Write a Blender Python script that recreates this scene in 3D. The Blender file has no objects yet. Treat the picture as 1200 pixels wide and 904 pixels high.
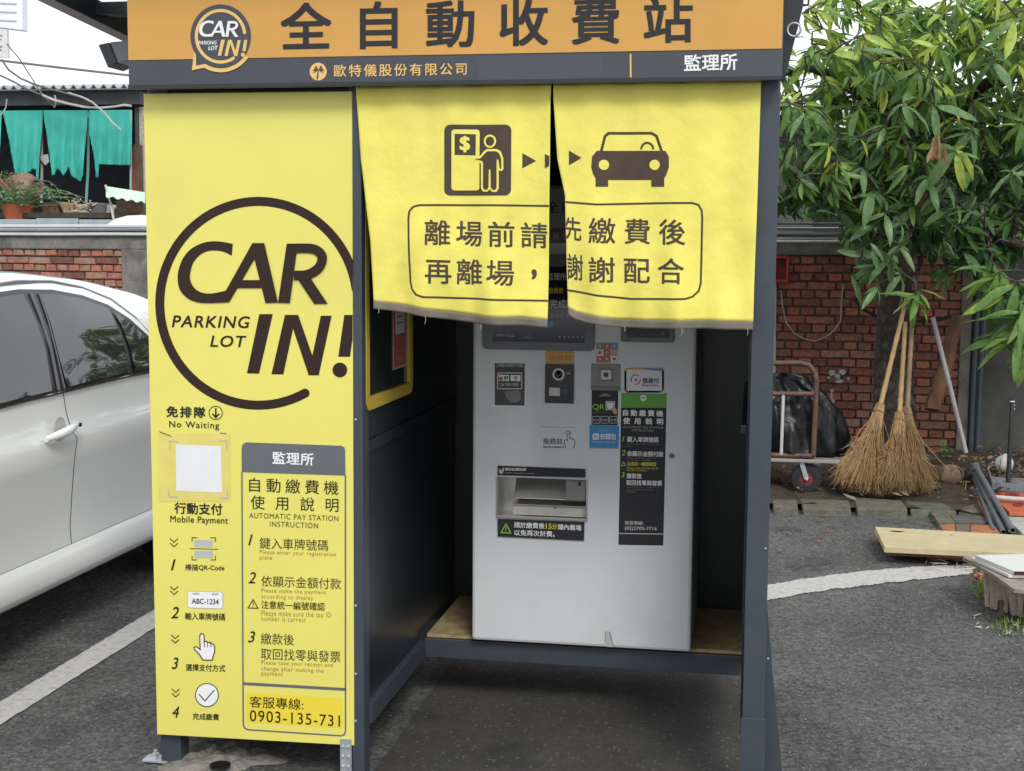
import bpy, bmesh, math, random
from math import sin, cos, pi, radians, sqrt, atan2
from mathutils import Vector, Matrix
S = bpy.context.scene
COL = S.collection
rnd = random.Random(7)

# ---------------------------------------------------------------- camera, sky, sun, exposure
F, PITCH, ROLL, YAW, H = 1609.2, .1031, .0064, .1749, 1.52
_r0 = Vector((cos(YAW), sin(YAW), 0)); _f = Vector((-sin(YAW) * cos(PITCH), cos(YAW) * cos(PITCH), -sin(PITCH)))
_u0 = Vector((-sin(YAW) * sin(PITCH), cos(YAW) * sin(PITCH), cos(PITCH)))
_er = cos(ROLL) * _r0 + sin(ROLL) * _u0; _eu = cos(ROLL) * _u0 - sin(ROLL) * _r0
cam = bpy.data.objects.new('camera', bpy.data.cameras.new('camera')); COL.objects.link(cam)
cam.matrix_world = Matrix.Translation((0, 0, H)) @ Matrix((_er, _eu, -_f)).transposed().to_4x4()
cam.data.sensor_width = 36; cam.data.lens = 36 * F / 1200; cam.data.clip_start = .05; cam.data.clip_end = 2000
S.camera = cam
S.view_settings.view_transform = 'Standard'; S.view_settings.look = 'None'
S.view_settings.exposure = 0.42; S.view_settings.gamma = 1
SUN_EL, SUN_AZ = radians(42), radians(155)       # azimuth clockwise from +y: behind the camera, a little to the right
W = bpy.data.worlds.new('World'); S.world = W; W.use_nodes = True
_n = W.node_tree.nodes; _l = W.node_tree.links
_sky = _n.new('ShaderNodeTexSky'); _sky.sky_type = 'NISHITA'; _sky.sun_disc = False
_sky.sun_elevation = SUN_EL; _sky.sun_rotation = SUN_AZ
_mx = _n.new('ShaderNodeMix'); _mx.data_type = 'RGBA'; _mx.inputs[0].default_value = .9
_l.new(_sky.outputs[0], _mx.inputs[6]); _mx.inputs[7].default_value = (9.6, 9.9, 10.2, 1)
_l.new(_mx.outputs[2], _n['Background'].inputs[0]); _n['Background'].inputs[1].default_value = .095
sun = bpy.data.objects.new('sun', bpy.data.lights.new('sun', 'SUN')); COL.objects.link(sun)
sun.data.energy = 1.5; sun.data.angle = radians(18); sun.data.color = (1, .97, .92)
_sd = Vector((sin(SUN_AZ) * cos(SUN_EL), cos(SUN_AZ) * cos(SUN_EL), sin(SUN_EL)))
sun.rotation_euler = _sd.to_track_quat('Z', 'Y').to_euler(); sun.location = (0, -3, 8)

# ---------------------------------------------------------------- measuring helpers: a sight line meets a real plane
def ray(px, py):
    u, v = px - 600, py - 452
    a = cos(ROLL) * u + sin(ROLL) * v; b = -sin(ROLL) * u + cos(ROLL) * v
    a /= F; b /= -F
    d = cos(PITCH) + b * sin(PITCH); z = -sin(PITCH) + b * cos(PITCH)
    return (a * cos(YAW) - d * sin(YAW), a * sin(YAW) + d * cos(YAW), z)
def PY(px, py, Y):
    r = ray(px, py); t = Y / r[1]; return Vector((r[0] * t, Y, H + r[2] * t))
def PX(px, py, X):
    r = ray(px, py); t = X / r[0]; return Vector((X, r[1] * t, H + r[2] * t))
def PZ(px, py, Z=0.):
    r = ray(px, py); t = (Z - H) / r[2]; return Vector((r[0] * t, r[1] * t, Z))
def to_px(p):
    q = Vector(p) - Vector((0, 0, H)); d = q.dot(_f)
    return 600 + F * q.dot(_er) / d, 452 - F * q.dot(_eu) / d, d

# ---------------------------------------------------------------- materials
def lin(c):
    f = lambda v: v / 12.92 if v <= .04045 else ((v + .055) / 1.055) ** 2.4
    return tuple(f(x / 255) for x in c)
MATS = {}
def M(name, rgb, rough=.6, var=.1, vs=6., bump=.1, bs=80., metal=0., coat=0., spec=.5, dirt=None, dirt_amt=.5, ds=3., rand=0., sheen=0.):
    if name in MATS: return MATS[name]
    m = bpy.data.materials.new(name); m.use_nodes = True; MATS[name] = m
    n = m.node_tree.nodes; l = m.node_tree.links; b = n['Principled BSDF']
    b.inputs['Roughness'].default_value = rough; b.inputs['Metallic'].default_value = metal
    b.inputs['Coat Weight'].default_value = coat; b.inputs['Specular IOR Level'].default_value = spec
    tc = n.new('ShaderNodeTexCoord')
    nz = n.new('ShaderNodeTexNoise'); nz.inputs['Scale'].default_value = vs; nz.inputs['Detail'].default_value = 6
    nz.inputs['Roughness'].default_value = .65; l.new(tc.outputs['Object'], nz.inputs['Vector'])
    cr = n.new('ShaderNodeValToRGB'); cr.color_ramp.elements[0].position = .3; cr.color_ramp.elements[1].position = .7
    cr.color_ramp.elements[0].color = (*[max(0, c * (1 - var)) for c in rgb], 1)
    cr.color_ramp.elements[1].color = (*[min(1, c * (1 + var)) for c in rgb], 1)
    l.new(nz.outputs[0], cr.inputs[0]); out = cr.outputs[0]
    if dirt:
        n2 = n.new('ShaderNodeTexNoise'); n2.inputs['Scale'].default_value = ds; n2.inputs['Detail'].default_value = 8; n2.inputs['Roughness'].default_value = .7
        l.new(tc.outputs['Object'], n2.inputs['Vector'])
        r2 = n.new('ShaderNodeValToRGB'); r2.color_ramp.elements[0].position = .5; r2.color_ramp.elements[1].position = .72
        r2.color_ramp.elements[1].color = (dirt_amt,) * 3 + (1,)
        l.new(n2.outputs[0], r2.inputs[0])
        mx = n.new('ShaderNodeMix'); mx.data_type = 'RGBA'; l.new(r2.outputs[0], mx.inputs[0]); l.new(out, mx.inputs[6])
        mx.inputs[7].default_value = (*dirt, 1); out = mx.outputs[2]
    if rand:
        oi = n.new('ShaderNodeObjectInfo'); hs = n.new('ShaderNodeHueSaturation'); mr = n.new('ShaderNodeMapRange')
        l.new(oi.outputs['Random'], mr.inputs[0]); mr.inputs[3].default_value = 1 - rand; mr.inputs[4].default_value = 1 + rand
        l.new(mr.outputs[0], hs.inputs['Value']); l.new(out, hs.inputs['Color']); out = hs.outputs[0]
    l.new(out, b.inputs['Base Color'])
    if bump:
        nb = n.new('ShaderNodeTexNoise'); nb.inputs['Scale'].default_value = bs; nb.inputs['Detail'].default_value = 4
        l.new(tc.outputs['Object'], nb.inputs['Vector'])
        bp = n.new('ShaderNodeBump'); bp.inputs['Strength'].default_value = bump; bp.inputs['Distance'].default_value = .01
        l.new(nb.outputs[0], bp.inputs['Height']); l.new(bp.outputs[0], b.inputs['Normal'])
    return m

yellow = M('yellow_film', (.76, .695, .155), .36, .03, 3, .05, 9, dirt=(.66, .575, .17), dirt_amt=.35, ds=2.6)
yellow_cloth = M('yellow_cloth', (.80, .72, .14), .72, .04, 5, .5, 16, dirt=(.66, .56, .16), dirt_amt=.35, ds=3.5)
hem_m = M('hem_tape', (.17, .145, .115), .7, .15, 20, .1, 300)
brown = M('brown_print', (.030, .016, .012), .6, .08, 20, 0, spec=.25)
brown2 = M('dark_brown_print', (.030, .021, .008), .6, .08, 20, 0, spec=.25)
brown_soft = M('faint_brown_print', (.30, .22, .04), .5, .05, 20, 0)
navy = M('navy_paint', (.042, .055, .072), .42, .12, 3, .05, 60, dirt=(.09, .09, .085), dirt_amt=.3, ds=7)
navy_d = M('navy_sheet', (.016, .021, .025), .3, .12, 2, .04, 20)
black = M('black_plastic', (.012, .012, .013), .35, .1, 9, .02, 90)
charcoal = M('charcoal_print', (.026, .026, .029), .55, .06, 20, 0, spec=.3)
grey_print = M('grey_print', (.12, .125, .14), .5, .05, 20, 0)
orange = M('orange_print', (.62, .325, .07), .38, .05, 3, .05, 8, dirt=(.52, .26, .05), dirt_amt=.4, ds=2)
gold = M('gold_print', (.78, .50, .16), .45, .03, 20, 0)
sign_dark = M('sign_charcoal', (.055, .06, .075), .45, .06, 4, .02, 90)
sign_dark2 = M('sign_patch', (.060, .065, .088), .45, .04, 4, 0)
white_print = M('white_print', (.80, .80, .80), .5, .03, 20, 0)
greyw_print = M('pale_grey_print', (.45, .46, .46), .5, .03, 20, 0)
machine_m = M('machine_enamel', (.65, .67, .685), .33, .03, 2, .02, 40, coat=.2, dirt=(.38, .385, .38), dirt_amt=.3, ds=2.5)
bezel_m = M('bezel_grey', (.17, .175, .185), .45, .05, 9, .03, 120)
screen_m = M('screen_glass', (.018, .022, .04), .08, .2, 8, 0)
steel = M('brushed_steel', (.50, .49, .47), .32, .12, 12, .05, 150, metal=.9)
galv = M('galvanised_steel', (.50, .53, .56), .45, .2, 30, .05, 90, metal=.6)
alu = M('dull_aluminium', (.42, .42, .42), .5, .15, 12, .05, 90, metal=.3)
blue_p = M('blue_print', (.03, .25, .55), .45, .05, 20, 0)
green_p = M('green_print', (.12, .36, .035), .45, .05, 20, 0)
greent_p = M('lime_print', (.30, .62, .08), .45, .05, 20, 0)
yel_p = M('bright_yellow_print', (.75, .62, .03), .45, .05, 20, 0)
red_p = M('red_print', (.50, .06, .05), .45, .05, 20, 0)
orng_p = M('amber_print', (.70, .30, .05), .45, .05, 20, 0)
goldlab = M('amber_label', (.66, .42, .10), .5, .08, 30, 0)
blueglow = M('soft_blue_print', (.25, .38, .75), .45, .05, 20, 0)
paper = M('paper', (.74, .74, .76), .5, .04, 10, .02, 100)
tape_m = M('old_tape', (.70, .61, .17), .25, .06, 12, .05, 60)
osb = M('chipboard', (.36, .27, .135), .75, .35, 25, .3, 90, dirt=(.16, .12, .07), dirt_amt=.7, ds=9)
ceil_m = M('white_roof_sheet', (.62, .61, .57), .5, .06, 3, .03, 50)
carpaint = M('pearl_white_paint', (.84, .85, .835), .2, .02, 2, 0, coat=1.0)
blacktrim = M('black_trim', (.02, .02, .022), .3, .1, 9, .02, 90)
chrome = M('satin_chrome', (.6, .6, .6), .2, .05, 9, 0, metal=1.)
tyre = M('tyre_rubber', (.02, .02, .02), .8, .15, 20, .2, 120)
rim_m = M('rim_alloy', (.45, .45, .46), .3, .06, 9, 0, metal=.9)
soil = M('damp_soil', (.055, .042, .030), .95, .45, 14, .9, 45, dirt=(.11, .085, .05), dirt_amt=.6, ds=18)
concrete = M('weathered_concrete', (.20, .19, .17), .9, .30, 7, .35, 60, dirt=(.055, .052, .045), dirt_amt=.85, ds=4)
concrete_d = M('grey_render', (.105, .105, .098), .9, .25, 4, .3, 50, dirt=(.05, .05, .045), dirt_amt=.7, ds=3)
mortar = M('mortar', (.10, .085, .072), .95, .3, 20, .5, 120)
kerbstone = M('mossy_stone', (.125, .12, .09), .9, .35, 16, .7, 60, dirt=(.07, .085, .035), dirt_amt=.7, ds=7)
bark = M('bark', (.055, .042, .034), .95, .5, 22, 1., 45, dirt=(.16, .15, .13), dirt_amt=.8, ds=11)
cutwood = M('stripped_wood', (.17, .085, .048), .8, .3, 9, .4, 40)
straw = [M('straw_gold', (.38, .235, .095), .8, .3, 30, 0), M('straw_tan', (.34, .225, .115), .8, .3, 30, 0), M('straw_dull', (.28, .19, .10), .8, .3, 30, 0)]
bamboo = M('bamboo', (.45, .29, .13), .55, .2, 14, .1, 60)
bamboo2 = M('grey_bamboo', (.33, .23, .14), .6, .2, 14, .1, 60)
rust = M('rusty_pipe', (.105, .055, .042), .6, .4, 18, .3, 90, dirt=(.22, .15, .12), dirt_amt=.5, ds=14)
pvc = M('grey_pvc', (.15, .17, .185), .4, .12, 9, .05, 60, dirt=(.25, .24, .22), dirt_amt=.5, ds=8)
pvc_w = M('white_pvc', (.50, .49, .46), .5, .12, 9, .05, 60)
pipe_d = M('dark_conduit', (.075, .095, .115), .45, .15, 9, .05, 60)
plank_m = M('pale_timber', (.54, .47, .28), .6, .12, 5, .1, 60, dirt=(.40, .30, .14), dirt_amt=.4, ds=6)
plank_r = M('red_timber', (.30, .115, .05), .7, .3, 12, .2, 60)
wood_grey = M('splintered_wood', (.52, .46, .37), .85, .3, 30, .5, 60, dirt=(.24, .20, .15), dirt_amt=.6, ds=9)
white_board = M('white_board', (.72, .72, .70), .4, .03, 5, .03, 60)
redplast = M('faded_red_plastic', (.55, .13, .06), .5, .2, 9, .05, 60, dirt=(.30, .05, .04), dirt_amt=.8, ds=9)
redbrick = M('clay_paver', (.36, .14, .065), .85, .3, 14, .4, 60)
teal = M('teal_tarp', (.04, .41, .345), .7, .12, 4, .25, 25, dirt=(.025, .27, .24), dirt_amt=.5, ds=4)
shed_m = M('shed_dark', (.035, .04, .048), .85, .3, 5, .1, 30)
shed_b = M('shed_beam', (.085, .09, .10), .8, .3, 5, .1, 30)
tin = M('tin_roof', (.42, .43, .43), .6, .2, 6, .1, 30)
tin_b = M('blue_grey_tin', (.36, .42, .45), .6, .12, 6, .1, 30)
tin_g = M('pale_green_tin', (.50, .62, .52), .6, .12, 6, .1, 30)
wire_m = M('wire', (.13, .13, .135), .6, .2, 9, 0)
wire_l = M('pale_wire', (.42, .40, .38), .6, .2, 9, 0)
terra = M('terracotta', (.45, .12, .05), .8, .2, 9, .1, 60)
jar_m = M('brown_glazed_clay', (.19, .11, .075), .5, .4, 7, .1, 40)
cement = M('lumpy_cement', (.22, .205, .18), .95, .35, 25, 1., 70, dirt=(.08, .075, .065), dirt_amt=.7, ds=14)
redbox_m = M('red_steel', (.42, .035, .03), .45, .2, 9, .05, 60)
signwhite = M('painted_signboard', (.74, .78, .82), .5, .04, 4, 0)

def add_nodes(m): return m.node_tree.nodes, m.node_tree.links, m.node_tree.nodes['Principled BSDF']
# asphalt: dark binder, pale aggregate chips
def asphalt_mat(name, base, chip, smooth):
    m = bpy.data.materials.new(name); m.use_nodes = True; n, l, b = add_nodes(m); b.inputs['Roughness'].default_value = .88
    tc = n.new('ShaderNodeTexCoord')
    def noise(s, d=5, r=.6):
        q = n.new('ShaderNodeTexNoise'); q.inputs['Scale'].default_value = s; q.inputs['Detail'].default_value = d; q.inputs['Roughness'].default_value = r
        l.new(tc.outputs['Object'], q.inputs['Vector']); return q
    def ramp(src, p0, c0, p1, c1):
        q = n.new('ShaderNodeValToRGB'); q.color_ramp.elements[0].position = p0; q.color_ramp.elements[1].position = p1
        q.color_ramp.elements[0].color = (*c0, 1); q.color_ramp.elements[1].color = (*c1, 1); l.new(src, q.inputs[0]); return q
    big = ramp(noise(1.3, 9, .7).outputs[0], .34, [c * .62 for c in base], .68, [c * 1.3 for c in base])
    fine = ramp(noise(34, 6, .85).outputs[0], .36, (.45,) * 3, .64, (1.55,) * 3)
    mul = n.new('ShaderNodeMix'); mul.data_type = 'RGBA'; mul.blend_type = 'MULTIPLY'; mul.inputs[0].default_value = smooth
    l.new(big.outputs[0], mul.inputs[6]); l.new(fine.outputs[0], mul.inputs[7])
    v0 = n.new('ShaderNodeTexVoronoi'); v0.inputs['Scale'].default_value = 105; l.new(tc.outputs['Object'], v0.inputs['Vector'])
    s0 = n.new('ShaderNodeSeparateColor'); l.new(v0.outputs['Color'], s0.inputs[0]); ag = ramp(s0.outputs[1], .0, (.62,) * 3, 1., (1.5,) * 3)
    mu2 = n.new('ShaderNodeMix'); mu2.data_type = 'RGBA'; mu2.blend_type = 'MULTIPLY'; mu2.inputs[0].default_value = smooth * .85
    l.new(mul.outputs[2], mu2.inputs[6]); l.new(ag.outputs[0], mu2.inputs[7])
    v = n.new('ShaderNodeTexVoronoi'); v.inputs['Scale'].default_value = 62; v.inputs['Randomness'].default_value = 1; l.new(tc.outputs['Object'], v.inputs['Vector'])
    sep = n.new('ShaderNodeSeparateColor'); l.new(v.outputs['Color'], sep.inputs[0])
    st_ = ramp(noise(2.1, 6, .6).outputs[0], .56, (1, 1, 1), .66, (.62, .62, .64)); mu3 = n.new('ShaderNodeMix'); mu3.data_type = 'RGBA'; mu3.blend_type = 'MULTIPLY'; mu3.inputs[0].default_value = 1
    l.new(mu2.outputs[2], mu3.inputs[6]); l.new(st_.outputs[0], mu3.inputs[7])
    th = ramp(sep.outputs[0], .80, (0, 0, 0), .86, (1, 1, 1)); ds = ramp(v.outputs['Distance'], .22, (1, 1, 1), .36, (0, 0, 0))
    mm = n.new('ShaderNodeMath'); mm.operation = 'MULTIPLY'; l.new(th.outputs[0], mm.inputs[0]); l.new(ds.outputs[0], mm.inputs[1])
    m2 = n.new('ShaderNodeMath'); m2.operation = 'MULTIPLY'; l.new(mm.outputs[0], m2.inputs[0]); m2.inputs[1].default_value = .75
    mx = n.new('ShaderNodeMix'); mx.data_type = 'RGBA'; l.new(m2.outputs[0], mx.inputs[0]); l.new(mu3.outputs[2], mx.inputs[6]); mx.inputs[7].default_value = (*chip, 1)
    l.new(mx.outputs[2], b.inputs['Base Color'])
    bp = n.new('ShaderNodeBump'); bp.inputs['Strength'].default_value = .9; bp.inputs['Distance'].default_value = .012
    l.new(noise(60, 5, .8).outputs[0], bp.inputs['Height']); l.new(bp.outputs[0], b.inputs['Normal'])
    return m
asphalt = asphalt_mat('asphalt', (.108, .108, .105), (.27, .265, .25), 1.)
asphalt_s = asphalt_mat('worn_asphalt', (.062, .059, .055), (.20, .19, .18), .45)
paint_line = M('road_paint', (.50, .49, .455), .85, .12, 40, .9, 60, dirt=(.20, .197, .185), dirt_amt=.75, ds=30)

# brick
brick_ms = [M('brick_red', (.34, .12, .08), .9, .35, 26, .7, 90, dirt=(.12, .075, .055), dirt_amt=.6, ds=5, rand=.28), M('brick_dark', (.24, .09, .064), .9, .35, 26, .7, 90, dirt=(.09, .07, .055), dirt_amt=.6, ds=5, rand=.25),
            M('brick_orange', (.32, .15, .10), .9, .35, 26, .7, 90, dirt=(.13, .085, .06), dirt_amt=.6, ds=5, rand=.25), M('brick_pale', (.32, .17, .12), .9, .35, 18, .5, 90, dirt=(.35, .28, .22), dirt_amt=.6, ds=10, rand=.2)]
# leaves: thin, glossy, letting light through
def leaf_mat(name, rgb, rgb2):
    m = bpy.data.materials.new(name); m.use_nodes = True; n, l, b = add_nodes(m)
    tc = n.new('ShaderNodeTexCoord'); nz = n.new('ShaderNodeTexNoise'); nz.inputs['Scale'].default_value = 9; l.new(tc.outputs['Object'], nz.inputs['Vector'])
    cr = n.new('ShaderNodeValToRGB'); cr.color_ramp.elements[0].position = .35; cr.color_ramp.elements[1].position = .68
    cr.color_ramp.elements[0].color = (*rgb, 1); cr.color_ramp.elements[1].color = (*rgb2, 1); l.new(nz.outputs[0], cr.inputs[0])
    l.new(cr.outputs[0], b.inputs['Base Color']); b.inputs['Roughness'].default_value = .42
    tr = n.new('ShaderNodeBsdfTranslucent'); hs = n.new('ShaderNodeHueSaturation'); hs.inputs['Value'].default_value = 1.4; l.new(cr.outputs[0], hs.inputs['Color']); l.new(hs.outputs[0], tr.inputs[0])
    mx = n.new('ShaderNodeMixShader'); mx.inputs[0].default_value = .28; l.new(b.outputs[0], mx.inputs[1]); l.new(tr.outputs[0], mx.inputs[2])
    l.new(mx.outputs[0], n['Material Output'].inputs[0]); return m
leaf_ms = [leaf_mat('leaf_mid', (.10, .20, .05), (.185, .315, .08)), leaf_mat('leaf_dark', (.055, .125, .04), (.10, .20, .058)),
           leaf_mat('leaf_young', (.26, .38, .055), (.42, .52, .09)), leaf_mat('leaf_blue', (.10, .19, .075), (.18, .30, .115)), leaf_mat('leaf_dead', (.30, .16, .08), (.42, .25, .14))]
# plastic bag film
bag_m = bpy.data.materials.new('black_bag_film'); bag_m.use_nodes = True
_a, _b, _c = add_nodes(bag_m); _c.inputs['Base Color'].default_value = (.004, .004, .005, 1); _c.inputs['Specular IOR Level'].default_value = .3; _c.inputs['Roughness'].default_value = .33
_t = _a.new('ShaderNodeTexCoord'); _mp = _a.new('ShaderNodeMapping'); _mp.inputs['Scale'].default_value = (9, 9, 3.2); _b.new(_t.outputs['Object'], _mp.inputs[0])
_w = _a.new('ShaderNodeTexNoise'); _w.inputs['Scale'].default_value = 1.6; _w.inputs['Detail'].default_value = 5; _w.inputs['Distortion'].default_value = 1.2; _b.new(_mp.outputs[0], _w.inputs['Vector'])
_bp = _a.new('ShaderNodeBump'); _bp.inputs['Strength'].default_value = .4; _bp.inputs['Distance'].default_value = .025; _b.new(_w.outputs[0], _bp.inputs['Height']); _b.new(_bp.outputs[0], _c.inputs['Normal'])
# tinted car glass
glass_m = bpy.data.materials.new('tinted_glass'); glass_m.use_nodes = True
_a, _b, _c = add_nodes(glass_m); _c.inputs['Base Color'].default_value = (.02, .023, .025, 1); _c.inputs['Roughness'].default_value = .03; _c.inputs['IOR'].default_value = 1.62
_c.inputs['Specular IOR Level'].default_value = .8
def plain_rough_glass(): pass
pane_m = bpy.data.materials.new('clear_pane'); pane_m.use_nodes = True
_a, _b, _c = add_nodes(pane_m); _c.inputs['Base Color'].default_value = (.03, .038, .036, 1); _c.inputs['Roughness'].default_value = .06

# ---------------------------------------------------------------- object helpers
def tag(o, label=None, cat=None, group=None, kind=None):
    if label: o['label'] = label
    if cat: o['category'] = cat
    if group: o['group'] = group
    if kind: o['kind'] = kind
    return o
def thing(name, label, cat, loc=(0, 0, 0), group=None, rz=0):
    o = bpy.data.objects.new(name, None); COL.objects.link(o); o.location = loc; o.rotation_euler = (0, 0, rz); o.empty_display_size = .1
    return tag(o, label, cat, group)
WM = {}
def wmat(o):
    if o is None: return Matrix()
    m = Matrix.Translation(o.location) @ o.rotation_euler.to_matrix().to_4x4()
    return (wmat(o.parent) if o.parent else Matrix()) @ m
def link(name, me, mat=None, parent=None, world=True, smooth=False, bevel=0):
    """mesh in world coordinates becomes an object (child meshes keep their place)"""
    if mat is not None:
        for q in (mat if isinstance(mat, (list, tuple)) else [mat]): me.materials.append(q)
    if smooth: me.polygons.foreach_set('use_smooth', [True] * len(me.polygons))
    o = bpy.data.objects.new(name, me); COL.objects.link(o)
    if parent is not None:
        o.parent = parent
        if world: me.transform(wmat(parent).inverted())
    if bevel:
        b = o.modifiers.new('bevel', 'BEVEL'); b.width = bevel; b.segments = 2; b.limit_method = 'ANGLE'; b.angle_limit = radians(40)
    return o
class G:
    """collects verts and faces"""
    def __init__(s): s.v = []; s.f = []; s.m = []
    def add(s, vs, fs, mi=0):
        k = len(s.v); s.v += [tuple(p) for p in vs]; s.f += [tuple(i + k for i in q) for q in fs]; s.m += [mi] * len(fs); return s
    def box(s, a, b, mi=0):
        (x0, y0, z0), (x1, y1, z1) = a, b
        x0, x1 = sorted((x0, x1)); y0, y1 = sorted((y0, y1)); z0, z1 = sorted((z0, z1))
        return s.add([(x0, y0, z0), (x1, y0, z0), (x1, y1, z0), (x0, y1, z0), (x0, y0, z1), (x1, y0, z1), (x1, y1, z1), (x0, y1, z1)],
                     [(0, 3, 2, 1), (4, 5, 6, 7), (0, 1, 5, 4), (1, 2, 6, 5), (2, 3, 7, 6), (3, 0, 4, 7)], mi)
    def hexa(s, bot, top, mi=0):
        return s.add(list(bot) + list(top), [(3, 2, 1, 0), (4, 5, 6, 7), (0, 1, 5, 4), (1, 2, 6, 5), (2, 3, 7, 6), (3, 0, 4, 7)], mi)
    def bar(s, p, q, w, h, up=(0, 0, 1), mi=0):
        p = Vector(p); q = Vector(q); d = (q - p).normalized(); u = Vector(up)
        if abs(d.dot(u)) > .98: u = Vector((1, 0, 0))
        r = d.cross(u).normalized(); u = r.cross(d).normalized(); c = [(-1, -1), (1, -1), (1, 1), (-1, 1)]
        return s.hexa([p + r * a * w / 2 + u * b * h / 2 for a, b in c], [q + r * a * w / 2 + u * b * h / 2 for a, b in c], mi)
    def tube(s, pts, r, n=8, mi=0, cap=True):
        pts = [Vector(p) for p in pts]; rs = r if isinstance(r, (list, tuple)) else [r] * len(pts)
        vs = []; prev = None
        for i, p in enumerate(pts):
            d = (pts[min(i + 1, len(pts) - 1)] - pts[max(i - 1, 0)]).normalized()
            if prev is None:
                a = Vector((0, 0, 1)) if abs(d.z) < .9 else Vector((1, 0, 0)); a = (a - d * a.dot(d)).normalized()
            else: a = (prev - d * prev.dot(d)).normalized()
            prev = a; b = d.cross(a)
            vs += [p + (a * cos(2 * pi * k / n) + b * sin(2 * pi * k / n)) * rs[i] for k in range(n)]
        fs = [(i * n + k, i * n + (k + 1) % n, (i + 1) * n + (k + 1) % n, (i + 1) * n + k) for i in range(len(pts) - 1) for k in range(n)]
        if cap: fs += [tuple(range(n - 1, -1, -1)), tuple((len(pts) - 1) * n + k for k in range(n))]
        return s.add(vs, fs, mi)
    def lathe(s, prof, c, axis=(0, 0, 1), n=24, mi=0, ref=None):
        c = Vector(c); ax = Vector(axis).normalized(); a = Vector(ref) if ref else (Vector((1, 0, 0)) if abs(ax.x) < .9 else Vector((0, 0, 1))); a = (a - ax * a.dot(ax)).normalized(); b = ax.cross(a)
        vs = [c + ax * h + (a * cos(2 * pi * k / n) + b * sin(2 * pi * k / n)) * r for r, h in prof for k in range(n)]
        fs = [(i * n + k, i * n + (k + 1) % n, (i + 1) * n + (k + 1) % n, (i + 1) * n + k) for i in range(len(prof) - 1) for k in range(n)]
        if prof[0][0] > 1e-5: fs.append(tuple(range(n - 1, -1, -1)))
        if prof[-1][0] > 1e-5: fs.append(tuple((len(prof) - 1) * n + k for k in range(n)))
        return s.add(vs, fs, mi)
    def prism(s, pts, d, mi=0):
        """outline pts (3-D, planar) pushed along vector d"""
        n = len(pts); d = Vector(d)
        return s.add([Vector(p) for p in pts] + [Vector(p) + d for p in pts], [tuple(range(n)), tuple(range(2 * n - 1, n - 1, -1))] + [(i, i + n, (i + 1) % n + n, (i + 1) % n) for i in range(n)], mi)
    def grid(s, fn, nu, nv, mi=0):
        vs = [fn(i / nu, j / nv) for j in range(nv + 1) for i in range(nu + 1)]
        return s.add(vs, [(j * (nu + 1) + i, j * (nu + 1) + i + 1, (j + 1) * (nu + 1) + i + 1, (j + 1) * (nu + 1) + i) for j in range(nv) for i in range(nu)], mi)
    def mesh(s, name, recalc=True):
        me = bpy.data.meshes.new(name); me.from_pydata(s.v, [], s.f); me.polygons.foreach_set('material_index', s.m)
        if recalc:
            bm = bmesh.new(); bm.from_mesh(me); bmesh.ops.recalc_face_normals(bm, faces=bm.faces); bm.to_mesh(me); bm.free()
        return me
    def obj(s, name, mat, parent=None, smooth=False, bevel=0, recalc=True):
        o = link(name, s.mesh(name, recalc), mat, parent, smooth=False, bevel=bevel)
        if smooth:
            o.data.polygons.foreach_set('use_smooth', [True] * len(o.data.polygons))
            try: o.data.set_sharp_from_angle(angle=radians(45))
            except Exception: pass
        return o

# ---------------------------------------------------------------- flat print: lettering and marks laid on a real surface
GLY = {}
def glyphs(body, bold=0., shear=0., space=1.):
    """outline of a word as a flat mesh; bold thickens it by laying shifted copies over each other, each a hair higher"""
    k = (body, bold, shear, space)
    if k not in GLY:
        cu = bpy.data.curves.new('t', 'FONT'); cu.body = body; cu.shear = shear; cu.resolution_u = 3; cu.space_character = space
        o = bpy.data.objects.new('t', cu); me = bpy.data.meshes.new_from_object(o)
        v = [(p.co.x, p.co.y, 0) for p in me.vertices]; f = [tuple(p.vertices) for p in me.polygons]
        bpy.data.objects.remove(o); bpy.data.curves.remove(cu); bpy.data.meshes.remove(me)
        if bold > .001:
            n = 8 if bold > .026 else 4; V = []; Fc = []
            for i in range(n):
                a = 2 * pi * (i + .5) / n; j = len(V)
                V += [(x + bold * cos(a) * 1.1, y + bold * sin(a) * 1.1, i * .00006) for x, y, z in v]; Fc += [tuple(q + j for q in t) for t in f]
            v, f = V, Fc
        GLY[k] = (v, f)
    return GLY[k]
def rrect(x0, y0, x1, y1, r, n=5, skew=0.):
    """rounded rectangle; skew lowers the right side by that many units"""
    o = []
    for cx, cy, a0 in ((x1 - r, y0 + r, -90), (x1 - r, y1 - r, 0), (x0 + r, y1 - r, 90), (x0 + r, y0 + r, 180)):
        for i in range(n + 1):
            a = radians(a0 + 90 * i / n); o.append((cx + r * cos(a), cy + r * sin(a)))
    return [(x, y + skew * (x - x0) / (x1 - x0)) for x, y in o]
def disc(cx, cy, r, ry=None, n=28, a0=0, a1=360): return [(cx + r * cos(radians(a0 + (a1 - a0) * i / n)), cy + (ry or r) * sin(radians(a0 + (a1 - a0) * i / n))) for i in range(n + (a1 - a0 < 360))]
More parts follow.
